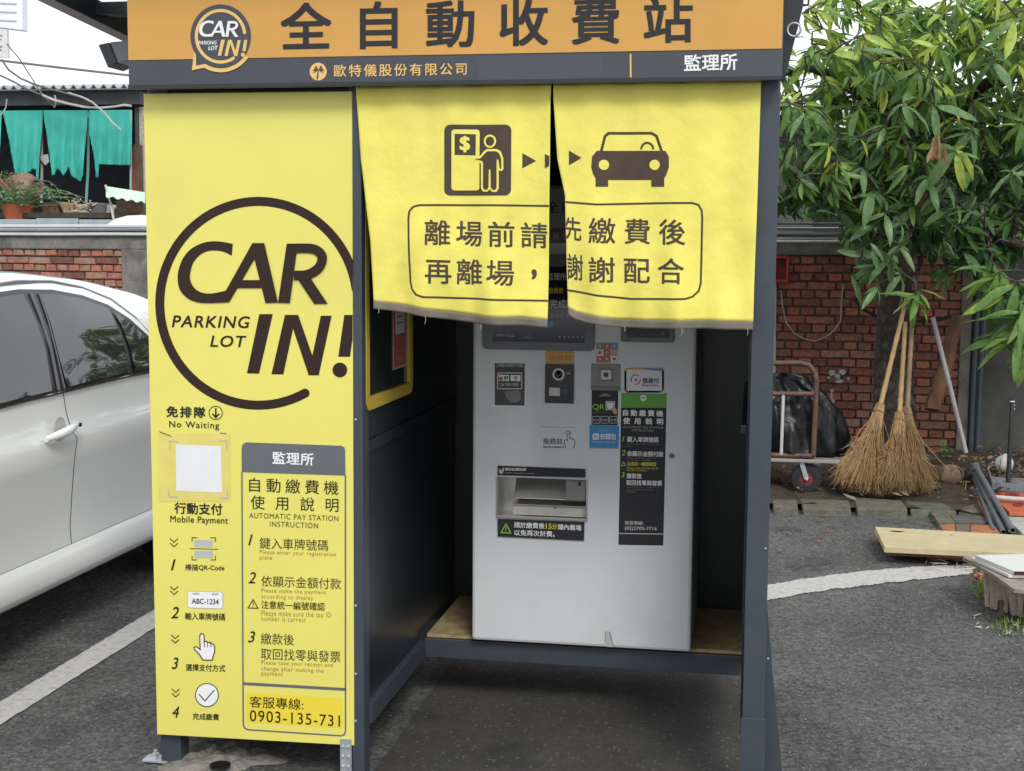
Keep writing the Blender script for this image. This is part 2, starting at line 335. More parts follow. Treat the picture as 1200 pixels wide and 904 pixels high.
class Print:
    def __init__(s, proj, parent, step=None, clip=None):
        s.proj = proj; s.parent = parent; s.step = step; s.clip = clip; s.n = 0
    def out(s, name, v2, f, mat, lift):
        s.n += 1
        bm = bmesh.new(); vs = [bm.verts.new((q[0], q[1], q[2] if len(q) > 2 else 0)) for q in v2]
        for q in f:
            try: bm.faces.new([vs[i] for i in q])
            except ValueError: pass
        def cut(co, no, keep=None):
            g = bm.verts[:] + bm.edges[:] + bm.faces[:]
            bmesh.ops.bisect_plane(bm, geom=g, plane_co=co, plane_no=no, clear_outer=bool(keep))
        if s.step:
            xs = [v.co.x for v in bm.verts]; ys = [v.co.y for v in bm.verts]
            k = math.ceil(min(xs) / s.step) * s.step
            while k < max(xs): cut((k, 0, 0), (1, 0, 0)); k += s.step
            k = math.ceil(min(ys) / s.step) * s.step
            while k < max(ys): cut((0, k, 0), (0, 1, 0)); k += s.step
        for co, no in (s.clip or []): cut(co, no, True)
        for v in bm.verts: v.co = s.proj(v.co.x, v.co.y, lift + v.co.z)
        me = bpy.data.meshes.new(name); bm.to_mesh(me); bm.free()
        return link(name, me, mat, s.parent)
    def poly(s, pts, mat, lift=.001, name='printed_patch'): return s.out(name, pts, [tuple(range(len(pts)))], mat, lift)
    def line(s, pts, w, mat, lift=.001, closed=False, name='printed_line', round_=False):
        n = len(pts); vs = []; P = [Vector(p) for p in pts]
        for i, p in enumerate(P):
            a = P[i - 1] if (i or closed) else p; b = P[(i + 1) % n] if (i < n - 1 or closed) else p
            d1 = (p - a).normalized() if (p - a).length else None; d2 = (b - p).normalized() if (b - p).length else None
            d1 = d1 or d2; d2 = d2 or d1; t = (d1 + d2)
            t = t.normalized() if t.length > 1e-6 else d1
            nn = Vector((-t.y, t.x)); k = 1 / max(.35, nn.dot(Vector((-d1.y, d1.x))))
            vs += [tuple(p + nn * w / 2 * k), tuple(p - nn * w / 2 * k)]
        m = n if closed else n - 1
        fs = [(2 * i, 2 * i + 1, 2 * ((i + 1) % n) + 1, 2 * ((i + 1) % n)) for i in range(m)]
        if round_:
            for p in (P[0], P[-1]):
                k = len(vs); vs += [(q[0], q[1], .0002) for q in disc(p.x, p.y, w / 2, n=16)]; fs.append(tuple(range(k, k + 16)))
        return s.out(name, vs, fs, mat, lift)
    def multi(s, polys, mat, lift=.001, name='printed_mark'):
        vs = []; fs = []
        for p in polys: fs.append(tuple(range(len(vs), len(vs) + len(p)))); vs += p
        return s.out(name, vs, fs, mat, lift)
    def _fit(s, V, Fc, x0, y0, x1, y1, h, mat, lift, hr=None, name='lettering'):
        a = min(v[0] for v in V); b = max(v[0] for v in V); c = min(v[1] for v in V); d = max(v[1] for v in V)
        hr = hr or h; o = []
        for x, y, e in V:
            u = (x - a) / (b - a); w = (y - c) / (d - c)
            o.append((x0 + (x1 - x0) * u, y0 + (y1 - y0) * u - (h + (hr - h) * u) * w, e))
        return s.out(name, o, Fc, mat, lift)
    def text(s, body, x0, y0, x1, y1, h, mat, bold=0., shear=0., lift=.001, space=1.):
        """ink box: (x0,y0)-(x1,y1) lower left to lower right, h its height"""
        V, Fc = glyphs(body, bold, shear, space); return s._fit(V, Fc, x0, y0, x1, y1, h, mat, lift)
    def cjk(s, body, x0, y0, x1, y1, h, mat, bold=.012, lift=.001, em=None):
        """characters laid at an even pitch; em = character width as share of the pitch"""
        n = len(body); V = []; Fc = []; W_ = x1 - x0; epx = h * 1.07
        if em is None: em = 1. if n == 1 else min(1.0, epx * (n - 1) / max(1e-3, W_ - epx))
        pitch = 1.0 / em
        for i, ch in enumerate(body):
            gv, gf = glyphs(ch, bold); k = len(V)
            V += [(x + i * pitch, y, e) for x, y, e in gv]; Fc += [tuple(q + k for q in f) for f in gf]
        return s._fit(V, Fc, x0, y0, x1, y1, h, mat, lift)

# ================================================================ THE KIOSK
YF = 3.62          # front plane of the kiosk
kiosk = thing('payment_kiosk', 'dark steel parking payment kiosk with orange header sign and yellow instruction panel', 'kiosk', (-.52, 4.2, 0))
def front(Y): return lambda x, y, lift: PY(x, y, Y) + Vector((0, -lift, 0))
XL, XR = -1.685, .050          # outer sides
# upright posts
def post(x0, x1, y0, y1, z1=2.0, z0=0., name='post'):
    return G().box((x0, y0, z0), (x1, y1, z1)).obj(name, navy, kiosk, bevel=.003)
p_l = post(-1.680, -1.618, YF + .026, YF + .088)            # left foot under the panel
p_m = post(-1.092, -1.057, YF + .002, YF + .062)            # between panel and opening
p_r = post(-.008, .050, YF + .002, YF + .062)               # right front post
post(-1.680, -1.618, 4.83, 4.89); post(-.003, .05, 4.83, 4.89, z0=.15); post(-1.13, -1.09, 4.83, 4.89)
# foot plate with bolt
fp = G().box((-1.738, YF + .022, .001), (-1.66, YF + .072, .008)).obj('foot_plate', galv, kiosk, bevel=.001)
G().lathe([(.011, 0), (.011, .012), (.006, .013), (.006, .022), (0, .022)], (-1.708, YF + .05, .008), n=6).obj('bolt', galv, fp)
# perforated galvanised strip under the panel's right end
zs = G(); zs.box((-1.126, YF - .004, 0.0), (-1.093, YF + .002, .125)); st = zs.obj('perforated_strip', galv, kiosk, bevel=.0008)
for i in range(2):
    for j in range(4): G().lathe([(.0055, 0), (.004, .004), (0, .005)], (-1.118 + i * .016, YF - .004, .016 + j * .029), axis=(0, -1, 0), n=10).obj('rivet', galv, st, smooth=True)
# front panel (yellow film on sheet)
PC = [PY(168, 110, YF), PY(412.5, 107, YF), PY(415, 874, YF), PY(184, 861, YF)]
px0 = (PC[0].x + PC[3].x) / 2; px1 = (PC[1].x + PC[2].x) / 2 - .0
panel_sheet = G().prism([PC[0], PC[1], PC[2], PC[3]], (0, .012, 0)).obj('front_panel', [yellow], kiosk, bevel=.0015)
# small screws along the panel's right edge
for yy in (492, 710, 790, 845): G().lathe([(.004, 0), (.003, .003), (0, .0035)], PY(417, yy, YF), axis=(0, -1, 0), n=8).obj('screw', galv, p_m)

P = Print(front(YF), panel_sheet, clip=[((413.6, 300, 0), (1, .0035, 0))])

def strip_quads(a, b): return [[a[i], a[i + 1], b[i + 1], b[i]] for i in range(len(a) - 1)]
def smooth_pts(P_, k=4):
    o = []
    for i in range(len(P_) - 1):
        p0, p1, p2, p3 = P_[max(0, i - 1)], P_[i], P_[i + 1], P_[min(len(P_) - 1, i + 2)]
        for j in range(k):
            t = j / k; o.append(tuple(.5 * (2 * p1[a] + (p2[a] - p0[a]) * t + (2 * p0[a] - 5 * p1[a] + 4 * p2[a] - p3[a]) * t * t + (3 * p1[a] - p0[a] - 3 * p2[a] + p3[a]) * t ** 3) for a in (0, 1)))
    return o + [P_[-1]]
def stroke_quads(pts, w):
    P_ = [Vector(p) for p in pts]; L_, R_ = [], []
    for i, p in enumerate(P_):
        t = (P_[min(i + 1, len(P_) - 1)] - P_[max(i - 1, 0)]).normalized(); n_ = Vector((-t.y, t.x)) * w / 2; L_.append(tuple(p + n_)); R_.append(tuple(p - n_))
    return strip_quads(L_, R_)
WORD_CAR = strip_quads(smooth_pts([(365, 213), (330, 206), (290, 203), (250, 210), (210, 230), (180, 262), (162, 305), (157, 345), (165, 385), (190, 415), (225, 432), (270, 437), (350, 434)]),
                       smooth_pts([(361, 258), (330, 243), (295, 238), (262, 243), (235, 260), (215, 285), (206, 315), (203, 340), (210, 365), (228, 387), (255, 399), (290, 400), (340, 390)]))
WORD_CAR += [[(440, 210), (462, 210), (449, 268), (352, 434), (312, 434), (326, 414)], [(446, 210), (485, 210), (537, 435), (490, 437), (446, 262)], [(393, 350), (472, 350), (480, 380), (376, 380)],
             [(570, 212), (612, 212), (582, 437), (537, 436)], [(610, 344), (657, 338), (725, 440), (674, 440)]] + stroke_quads(smooth_pts([(590, 230), (655, 230), (684, 238), (702, 256), (703, 278), (692, 302), (668, 321), (640, 331), (598, 332)]), 36)
WORD_IN = [[(465, 479), (516, 479), (464, 704), (418, 703)], [(562, 482), (604, 482), (556, 707), (511, 706)], [(575, 482), (612, 482), (692, 710), (652, 710)], [(698, 485), (739, 485), (690, 710), (650, 710)],
           [(787, 482), (832, 482), (808, 640), (764, 640)], disc(770, 690, 28, n=20)]
def placed(polys, x0, y0, x1, y1, box, sk=0.):
    bx0_, by0_, bx1_, by1_ = box
    return [[(x0 + (x - bx0_) / (bx1_ - bx0_) * (x1 - x0), y0 + (y - by0_) / (by1_ - by0_) * (y1 - y0) + sk * (x - bx0_) / (bx1_ - bx0_), i * .00005) for x, y in p] for i, p in enumerate(polys)]
BCAR, BIN = (157, 203, 725, 440), (418, 479, 832, 718)
# ring with a gap
a0, a1 = 61.8, 352
P.line([(303 + 115.6 * cos(radians(a0 + (a1 - a0) * i / 90)), 355.6 + 119.4 * sin(radians(a0 + (a1 - a0) * i / 90))) for i in range(91)], 10.6, brown, round_=True)
P.multi(placed(WORD_CAR, 208.6, 282.9, 384.5, 356.3, BCAR), brown, name='lettering')
P.multi(placed(WORD_IN, 289.5, 368.3, 417.6, 442.4, BIN), brown, name='lettering')
P.text('PARKING', 201.5, 383.8, 293, 385, 14.2, brown, bold=.018, shear=.18, space=1.12)
P.text('LOT', 246.5, 406.8, 289, 407.2, 13.6, brown, bold=.018, shear=.18, space=1.12)
P.cjk('免排隊', 195, 489, 241, 490.3, 13.2, black, bold=.028)
P.line(disc(252.9, 484, 7.8), 1, brown2, closed=True)
P.line([(253, 478.5), (253, 489)], 1.9, brown2); P.line([(249, 485), (253, 489.3), (257, 485)], 1.8, brown2)
P.text('No Waiting', 198.4, 503.2, 257, 504.8, 9.8, brown2, bold=.012, space=1.15)
P.poly(rrect(186, 508, 270, 588, 2), tape_m, .0008)
P.poly([(206, 521), (259.5, 523), (260.3, 577.5), (206.8, 575.5)], paper, .0016, name='blank_paper_card')
for c in (((199, 527), (199, 517), (209, 517.4)), ((257, 516.5), (266, 517), (266, 527)), ((198, 573), (198.5, 582), (209, 582.5)), ((258, 584), (266.5, 584), (266.5, 574))): P.line(c, 1.4, greyw_print, .0018)
P.line([(187, 506), (201, 511.5)], .9, brown2, .0018); P.line([(258, 507.5), (266, 508.5)], .8, brown2, .0018)
P.cjk('行動支付', 204.5, 602.3, 260.8, 604, 13.6, black, bold=.026)
P.text('Mobile Payment', 199.7, 614.5, 267.3, 616.5, 10.2, brown2, bold=.014, space=1.06)
for cx, cy in ((204, 636), (204.3, 692), (205.5, 748.8), (206, 812)):
    for k in (0, 5.2): P.line([(cx - 4.6, cy - 4.6 + k), (cx, cy - .4 + k), (cx + 4.6, cy - 4.6 + k)], 1.1, brown2)
for t, bx in (('1', (200.5, 668.5, 206, 13)), ('2', (200.5, 724.8, 209.8, 13.6)), ('3', (201.5, 784.3, 209.3, 13.7)), ('4', (202, 841.3, 210.3, 13.5))):
    P.text(t, bx[0], bx[1], bx[2], bx[1], bx[3], brown2, bold=.012, shear=.25)
for (sx, sy) in ((0, 0), (1, 0), (0, 1), (1, 1)):          # scan brackets of the pictogram (the code itself is left out)
    x = 225.2 if sx == 0 else 252.6; y = 630.3 if sy == 0 else 656.3; a = 6 if sx == 0 else -6; b = 5 if sy == 0 else -5
    P.line([(x + a, y), (x, y), (x, y + b)], 1, charcoal)
P.line([(222.5, 643), (256, 643.8)], .9, charcoal)
P.multi([rrect(228, 633, 249.5, 641.3, 1), rrect(228, 645.5, 249.5, 654, 1)], greyw_print, .0008)
P.cjk('掃描', 217, 668.8, 232.3, 669, 7.6, brown2, bold=.02); P.text('QR-Code', 233, 669, 263.2, 669.6, 6.6, brown2, bold=.02)
P.poly(rrect(219.6, 692.6, 261.6, 712.8, 2.2, skew=1), greyw_print, .0008); P.poly(rrect(220.4, 693.4, 260.8, 712, 1.8, skew=1), white_print, .0012)
P.text('ABC-1234', 225, 707.6, 256.6, 708.7, 6.4, charcoal, bold=.02, lift=.0016)
P.multi([rrect(225.6, 694.7, 234, 697, 1), rrect(248, 695.2, 256.5, 697.6, 1)], greyw_print, .0016)
P.cjk('輸入車牌號碼', 217, 726.4, 264, 727.6, 8.6, brown2, bold=.018)
hand = [(238, 773.5), (234, 767), (228, 760.8), (227.8, 758.3), (230.5, 758), (234.8, 761.3), (234.3, 745), (235.6, 742.8), (238, 742.8), (239.3, 745), (239.6, 752), (242, 751.4), (243.4, 753), (246, 752.6), (247.2, 754.6), (249.8, 754.6), (251.6, 757), (251.8, 764), (249.6, 770), (249, 773.8)]
P.poly(hand, white_print, .001); P.line(hand, 1.2, brown2, .0014, closed=True)
for x in (239.7, 243.5, 247.3): P.line([(x, 752.5), (x + .1, 758.5)], .9, brown2, .0014)
P.cjk('選擇支付方式', 217.8, 786.3, 264.2, 787.6, 8.4, brown2, bold=.018)
P.poly(disc(242.7, 814.6, 13.2, 13.4), white_print, .001); P.line(disc(242.7, 814.6, 13.4, 13.6), 1, charcoal, .0014, closed=True)
P.line([(233.3, 813.6), (240.5, 821.3), (251.5, 808.6)], 1.3, charcoal, .0014)
P.cjk('完成繳費', 226, 843.4, 256.8, 844.5, 7.8, brown2, bold=.018)
# the instruction box
box = [(283.4, 553), (283.2, 525), (284.6, 520.6), (288.4, 518.5), (400, 522.5), (403.4, 524), (404.6, 527.6), (404.9, 557)]
P.poly([(283.4, 553.5)] + box[1:7] + [(404.9, 557.5)], grey_print, .001)
P.line([(283.6, 553), (285.2, 848.5), (286.6, 853), (290.5, 855.2), (399.5, 862.4), (403.6, 861), (405, 857), (404.9, 557)], 1.7, grey_print)
P.cjk('監理所', 319.4, 544, 367.8, 546, 14.8, white_print, bold=.022, lift=.0016)
P.cjk('自動繳費機', 292, 576.3, 396.8, 580.4, 16.6, brown2, bold=.004)
P.cjk('使用說明', 293.6, 596.8, 396.8, 600.3, 16.2, brown2, bold=.004)
P.text('AUTOMATIC PAY STATION', 292, 607.2, 396.7, 611, 6.3, brown2, bold=-.004, space=1.12)
P.text('INSTRUCTION', 316.3, 617.3, 372.8, 619.4, 6.3, brown2, bold=-.004, space=1.15)
P.text('1', 291, 639, 296.4, 639.2, 12.8, brown2, bold=.006, shear=.25)
P.cjk('鍵入車牌號碼', 304.2, 643, 384.6, 646.2, 13.2, brown2, bold=.0)
P.text('Please enter your registration', 304.4, 650.6, 393.8, 653.6, 6.3, brown_soft, space=1.15)
P.text('plate', 304.4, 657, 319, 657.4, 6, brown_soft, space=1.15)
P.text('2', 291, 683.6, 300, 684, 13.4, brown2, bold=.006, shear=.25)
P.cjk('依顯示金額付款', 306.3, 687.4, 399.8, 691, 13, brown2, bold=.0)
P.text('Please make the payment', 306.4, 695.6, 382, 698, 6.2, brown_soft, space=1.15)
P.text('according to display', 306.4, 702.7, 367, 704.6, 6.2, brown_soft, space=1.15)
P.line([(290.8, 712.6), (296.7, 702.6), (302.5, 713)], 1.1, brown2, closed=True); P.line([(296.7, 705.6), (296.7, 709.5)], 1, brown2); P.line([(296.7, 710.5), (296.7, 711.7)], 1, brown2)
P.cjk('注意統一編號確認', 306.2, 713.4, 380.8, 716, 9.6, brown2, bold=.008)
P.text('Please make sure the tax ID', 306.4, 721.4, 388, 724, 6.2, brown_soft, space=1.15)
P.text('number is correct', 306.4, 727.6, 358.6, 729.3, 5.8, brown_soft, space=1.15)
P.text('3', 290.8, 753, 299.2, 753.3, 13.4, brown2, bold=.006, shear=.25)
P.cjk('繳款後', 305.8, 755, 344.8, 756.6, 13.2, brown2, bold=.0)
P.cjk('取回找零與發票', 305.8, 773, 399.2, 776.7, 13.4, brown2, bold=.0)
P.text('Please take your receipt and', 306.4, 780, 390, 783.3, 6.3, brown_soft, space=1.15)
P.text('change after making the', 306.4, 787.2, 379.4, 790, 6.3, brown_soft, space=1.15)
P.text('payment', 306.4, 793.3, 331.8, 794.6, 6, brown_soft, space=1.15)
P.line([(285.4, 801.2), (404.9, 808)], 3.4, grey_print)
P.poly([(289.5, 812), (401.5, 818.5), (401.7, 853.5), (290, 846)], M('deep_yellow_film', (.80, .63, .05), .4, .03, 3, 0), .0006)
P.cjk('客服專線:', 292.7, 829, 355.5, 832.4, 13.4, brown2, bold=.006)
P.text('0903-135-731', 292.8, 845.3, 398.6, 851.8, 13.4, brown2, bold=.006, space=1.12)

# ---------------------------------------------------------------- header sign
YS = 3.56
sgn = G(); zl, zr, zt_ = PY(150, 104.5, YS).z, PY(917, 91, YS).z, 2.215
sx0, sx1 = PY(150.3, 80, YS).x, PY(917.3, 60, YS).x
zb_ = (zl + zr) / 2
sign = sgn.box((sx0, YS, zb_), (sx1, YS + .045, zt_)).obj('header_sign', [sign_dark], kiosk, bevel=.002)
zm = (PY(150, 71.5, YS).z + PY(917, 56.5, YS).z) / 2
def q(px, py): return (px, py)
sp_ = Print(front(YS), sign)
G().box((sx0 + .002, YS - .0022, zm), (sx1 - .002, YS - .0002, zt_ - .004)).obj('orange_face', orange, sign)
G().box((sx0, YS - .006, zb_ - .004), (sx1, YS + .012, zb_ + .007)).obj('bottom_trim', navy_d, sign, bevel=.001)
sp_.cjk('全自動收費站', 329, 60.3, 812, 50.5, 56.5, charcoal, bold=.0245, lift=.0032)
sp_.cjk('歐特儀股份有限公司', 391.7, 90.6, 547, 88, 14.4, gold, bold=.012, lift=.0016)
sp_.cjk('監理所', 801.6, 84.2, 864, 82.3, 19.6, white_print, bold=.024, lift=.0016)
sp_.line([(739, 63.4), (739.2, 91)], 1.9, gold, .0016)
sp_.poly([(560, 67.2), (706.5, 64), (707, 91.5), (560.3, 95.2)], sign_dark2, .0009)
sp_.poly(disc(373, 84.2, 10, 10.4), gold, .0012)
pm = []
for a in (-178, -128, -52, -2, 32, 148):                     # palm crown
    dx, dy = cos(radians(a)), sin(radians(a)); c0_ = (373.4, 82.2); tip = (c0_[0] + dx * 7.4, c0_[1] + dy * 5 + 1.2); m1 = (c0_[0] + dx * 4.2, c0_[1] + dy * 4.4 - 1.9); m2 = (c0_[0] + dx * 4, c0_[1] + dy * 3.2 + 1)
    pm.append([(c0_[0], c0_[1], len(pm) * .00005), (*m1, len(pm) * .00005), (*tip, len(pm) * .00005), (*m2, len(pm) * .00005)])
pm.append([(372.9, 82.5, .0004), (374, 82.5, .0004), (373, 93, .0004), (371, 92.6, .0004)])
sp_.multi(pm, sign_dark, .0018)
# round emblem with a speech tail
sp_.line([(259.2 + 37.2 * cos(radians(a)), 43 + 39.6 * sin(radians(a))) for a in range(36, 122, 4)], 5, gold, .0028)
sp_.poly([(228.2, 58), (225.4, 82.8), (242, 79.2), (250, 74)], gold, .0030)
sp_.poly(disc(259.2, 43, 35.4, 37.4, n=48), sign_dark, .0036); sp_.poly([(230, 57), (230.4, 77.4), (243, 74.6), (246, 66)], sign_dark, .0033)
sp_.line([(259.2 + 28.4 * cos(radians(a)), 43 + 30.2 * sin(radians(a))) for a in [58 + (352 - 58) * i / 50 for i in range(51)]], 3.6, gold, .0042, round_=True)
sp_.multi(placed(WORD_CAR, 234.3, 24.6, 280.5, 44, BCAR), white_print, .0042, name='lettering')
sp_.multi(placed(WORD_IN, 256, 47, 290.5, 67, BIN), gold, .0042, name='lettering')
sp_.text('PARKING', 233.2, 52.8, 254.6, 52.6, 4.4, white_print, bold=.02, shear=.16, lift=.0042)
sp_.text('LOT', 244.8, 59.3, 256, 59.1, 5, white_print, bold=.03, shear=.16, lift=.0042)

# ---------------------------------------------------------------- walls, floor, base frame
zb0, zb1 = .149, .213
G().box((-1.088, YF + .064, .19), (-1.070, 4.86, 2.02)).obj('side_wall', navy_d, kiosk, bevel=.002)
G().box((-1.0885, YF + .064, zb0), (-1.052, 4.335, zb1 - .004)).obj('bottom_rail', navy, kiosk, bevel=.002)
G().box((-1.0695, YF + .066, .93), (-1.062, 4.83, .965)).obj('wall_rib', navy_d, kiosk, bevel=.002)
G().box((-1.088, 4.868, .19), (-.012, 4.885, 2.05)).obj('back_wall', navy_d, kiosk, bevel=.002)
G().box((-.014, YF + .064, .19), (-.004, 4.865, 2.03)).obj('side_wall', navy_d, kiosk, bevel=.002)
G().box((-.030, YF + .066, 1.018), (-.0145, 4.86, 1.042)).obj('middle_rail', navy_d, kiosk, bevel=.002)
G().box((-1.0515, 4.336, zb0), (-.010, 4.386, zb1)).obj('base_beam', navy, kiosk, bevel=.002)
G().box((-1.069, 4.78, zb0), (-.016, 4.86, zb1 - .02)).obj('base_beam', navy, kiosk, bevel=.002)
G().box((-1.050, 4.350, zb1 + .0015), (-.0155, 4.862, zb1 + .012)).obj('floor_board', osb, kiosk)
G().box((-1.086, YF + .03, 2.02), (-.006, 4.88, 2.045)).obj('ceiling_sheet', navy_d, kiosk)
# closed outer side and rear box left of the opening
G().box((-1.680, YF + .09, .11), (-1.668, 4.86, 2.02)).obj('side_wall', ceil_m, kiosk, bevel=.002)  # unseen side, its pale colour chosen to bounce light onto the car
G().box((-1.667, 4.868, .11), (-1.0885, 4.880, 2.02)).obj('back_wall', navy_d, kiosk, bevel=.002)
# right foot: flange plate standing outside the post
fl = [PY(895.5, 636, 3.64), PY(897.6, 640, 3.64), PY(899.5, 716, 3.64), PY(905.5, 790, 3.64), PY(922, 960, 3.64), PY(886, 960, 3.64)]
G().prism([Vector((p.x, 3.655, p.z)) for p in fl], (0, .03, 0)).obj('foot_flange', navy, kiosk, bevel=.001)
G().box((-.012, YF - .004, 0), (.054, YF + .001, .262)).obj('post_sleeve', navy, kiosk, bevel=.001)
for p in ((900, 643), (903, 772)): G().lathe([(.003, 0), (.002, .002), (0, .0025)], PY(p[0] - 3, p[1], YF), axis=(0, -1, 0), n=8).obj('screw', galv, p_r)

# window frame on the inner left wall, with a notice behind the pane
XI = -1.0695
wf = thing('window', None, None, (0, 0, 0)); wf.parent = kiosk; wf.location = -kiosk.location
wf['label'] = 'yellow rounded frame with dark pane on inner side wall'
def side(X): return lambda x, y, lift: PX(x, y, X) + Vector((lift, 0, 0))
z0w, z1w = 1.052, 1.86; y0w, y1w = PX(428, 480, XI + .01).y, PX(482.5, 459, XI + .01).y
def rr3(y0, z0, y1, z1, r, X): return [Vector((X, a, b)) for a, b in rrect(y0, z0, y1, z1, r, 6)]
fo = rr3(y0w, z0w, y1w, z1w, .035, XI); fi = rr3(y0w + .035, z0w + .035, y1w - .035, z1w - .035, .004, XI)
n_ = len(fo); g = G(); g.add(fo + fi + [p + Vector((.014, 0, 0)) for p in fo + fi],
    [(2 * n_ + i, 2 * n_ + (i + 1) % n_, 3 * n_ + (i + 1) % n_, 3 * n_ + i) for i in range(n_)] + [(i, (i + 1) % n_, 2 * n_ + (i + 1) % n_, 2 * n_ + i) for i in range(n_)] + [(n_ + (i + 1) % n_, n_ + i, 3 * n_ + i, 3 * n_ + (i + 1) % n_) for i in range(n_)])
g.obj('frame', M('yellow_frame_paint', (.60, .43, .05), .5, .1, 9, .05, 60), wf)
G().box((XI + .001, y0w + .03, z0w + .03), (XI + .004, y1w - .03, z1w - .03)).obj('pane', pane_m, wf)
yn0, yn1 = y1w - .21, y1w - .045; nt = G().box((XI + .0045, yn0, 1.14), (XI + .0055, yn1, 1.60)).obj('notice', M('pale_red_paper', (.50, .13, .08), .6, .05, 9, 0), wf)
nt['label'] = 'red notice with a white sheet on it'
G().box((XI + .0056, yn0 + .03, 1.245), (XI + .0062, yn1 - .03, 1.57)).obj('white_sheet', paper, wf)
b_ = .007
for bx in (((yn0, 1.14), (yn1, 1.14 + b_)), ((yn0, 1.14 + b_), (yn0 + b_, 1.6)), ((yn1 - b_, 1.14 + b_), (yn1, 1.6))): G().box((XI + .0056, *bx[0]), (XI + .0064, *bx[1])).obj('notice_border', greyw_print, wf)
for i in range(14): G().box((XI + .0063, yn0 + .042, 1.275 + i * .02), (XI + .0066, yn1 - .042 - (i * 7 % 5) * .006, 1.280 + i * .02)).obj('printed_line', bezel_m, wf)
for i in range(2): G().box((XI + .0057, yn0 + .03, 1.17 + i * .02), (XI + .0061, yn1 - .04, 1.173 + i * .02)).obj('printed_line', orng_p, wf)

# ---------------------------------------------------------------- roof frame over the kiosk
zr0 = 2.225
def rz(y, z=zr0): return z + (4.9 - y) * .06
G().hexa([(-1.92, 3.35, rz(3.35, 2.30)), (.06, 3.35, rz(3.35, 2.30)), (.06, 5.2, rz(5.2, 2.30)), (-1.92, 5.2, rz(5.2, 2.30))], [(-1.92, 3.35, rz(3.35, 2.32)), (.06, 3.35, rz(3.35, 2.32)), (.06, 5.2, rz(5.2, 2.32)), (-1.92, 5.2, rz(5.2, 2.32))]).obj('roof_sheet', ceil_m, kiosk)
# side beam of the roof and its cross members, left end as seen past the sign
A_, B_ = PY(148, 34, 3.95), PY(52, -14, 3.50)
dirv = (B_ - A_)
G().bar(A_ - dirv * 2.2, B_ + dirv * .25, .05, .062).obj('roof_beam', navy_d, kiosk, bevel=.002)
cA, cB = PY(86, 12.5, 3.75), PY(190, 11, 3.75)
G().bar(cA, (.05, 3.75, cA.z), .05, .036).obj('cross_beam', navy_d, kiosk, bevel=.002)
# right end: tapered bracket plate reaching up to the roof, with an eye ring
br = [PY(916.5, 96, 3.64), PY(920, 92, 3.64), PY(941, 8, 3.64), PY(947, -40, 3.64), PY(914, -40, 3.64)]
G().prism(br, (0, .04, 0)).obj('roof_bracket', navy_d, kiosk, bevel=.002)
rc = PY(930.5, 35, 3.60); g = G(); g.tube([rc + Vector((cos(t * pi / 12), 0, sin(t * pi / 12))) * .0165 for t in range(25)], .0028, 8, cap=False)
g.obj('eye_ring', galv, kiosk, smooth=True)
# bar added as the shaded band under the sign; beams that carry the roof
G().box((-1.672, YF + .030, 1.90), (-.009, YF + .0585, 2.019)).obj('shade_bar', navy_d, kiosk, bevel=.002)
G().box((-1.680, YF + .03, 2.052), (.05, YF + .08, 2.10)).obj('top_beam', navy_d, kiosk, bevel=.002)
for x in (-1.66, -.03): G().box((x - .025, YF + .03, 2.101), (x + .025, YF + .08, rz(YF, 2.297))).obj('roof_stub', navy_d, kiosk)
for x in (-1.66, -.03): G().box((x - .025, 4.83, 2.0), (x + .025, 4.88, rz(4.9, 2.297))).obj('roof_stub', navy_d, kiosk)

# ---------------------------------------------------------------- outdoor speaker behind the sign's left end
spk = thing('outdoor_speaker', 'small grey flared speaker sticking out behind the left end of the header sign', 'speaker', PY(150, 62, 3.86))
SY = 3.82
dkp = [PY(*p, SY) for p in ((114.5, 52.5), (128, 49.6), (137.8, 74.6), (126, 79.6))]
ltp = [PY(*p, SY) for p in ((128.6, 49.4), (172, 46), (172, 64), (138.4, 74.4))]
G().prism(dkp, (0, .10, 0)).obj('rear_box', M('speaker_dark', (.05, .055, .06), .5, .1, 9, .05, 60), spk, bevel=.004)
G().prism(ltp, (0, .10, 0)).obj('flared_front', M('speaker_grey', (.22, .23, .23), .5, .1, 9, .05, 60), spk, bevel=.003)
G().tube([PY(163, 56, SY + .05), PY(178, 56, SY + .05), Vector((-1.665, SY + .05, 1.99))], .012, 8).obj('mounting_arm', galv, spk)

# ================================================================ THE PAYMENT MACHINE
YM = 4.30
mach = thing('payment_machine', 'pale grey automatic parking payment machine standing inside the kiosk behind the curtains', 'payment machine', (-.53, 4.5, .226))
mx0, mx1, mz0, mz1 = -.889, -.177, .2265, 1.703
bay = [PY(583.5, 557.5, YM), PY(686.5, 609.5, YM)]        # receipt tray opening
bx0, bx1, bz1, bz0 = bay[0].x, bay[1].x, bay[0].z - .004, bay[1].z
slot = [PY(734, 372, YM), PY(784.5, 395, YM)]
def plate(x0, x1, z0, z1, holes, y):
    xs = sorted({x0, x1, *[h[0] for h in holes], *[h[1] for h in holes]}); zs = sorted({z0, z1, *[h[2] for h in holes], *[h[3] for h in holes]})
    g = G()
    for i in range(len(xs) - 1):
        for j in range(len(zs) - 1):
            cx, cz = (xs[i] + xs[i + 1]) / 2, (zs[j] + zs[j + 1]) / 2
            if any(h[0] < cx < h[1] and h[2] < cz < h[3] for h in holes): continue
            g.add([(xs[i], y, zs[j]), (xs[i + 1], y, zs[j]), (xs[i + 1], y, zs[j + 1]), (xs[i], y, zs[j + 1])], [(0, 1, 2, 3)])
    return g
hb = (bx0, bx1, bz0, bz1)
bm = bmesh.new()
g = plate(mx0, mx1, mz0, mz1, [hb], YM)
me = g.mesh('machine', False); bm.from_mesh(me)
bmesh.ops.remove_doubles(bm, verts=bm.verts, dist=1e-5)
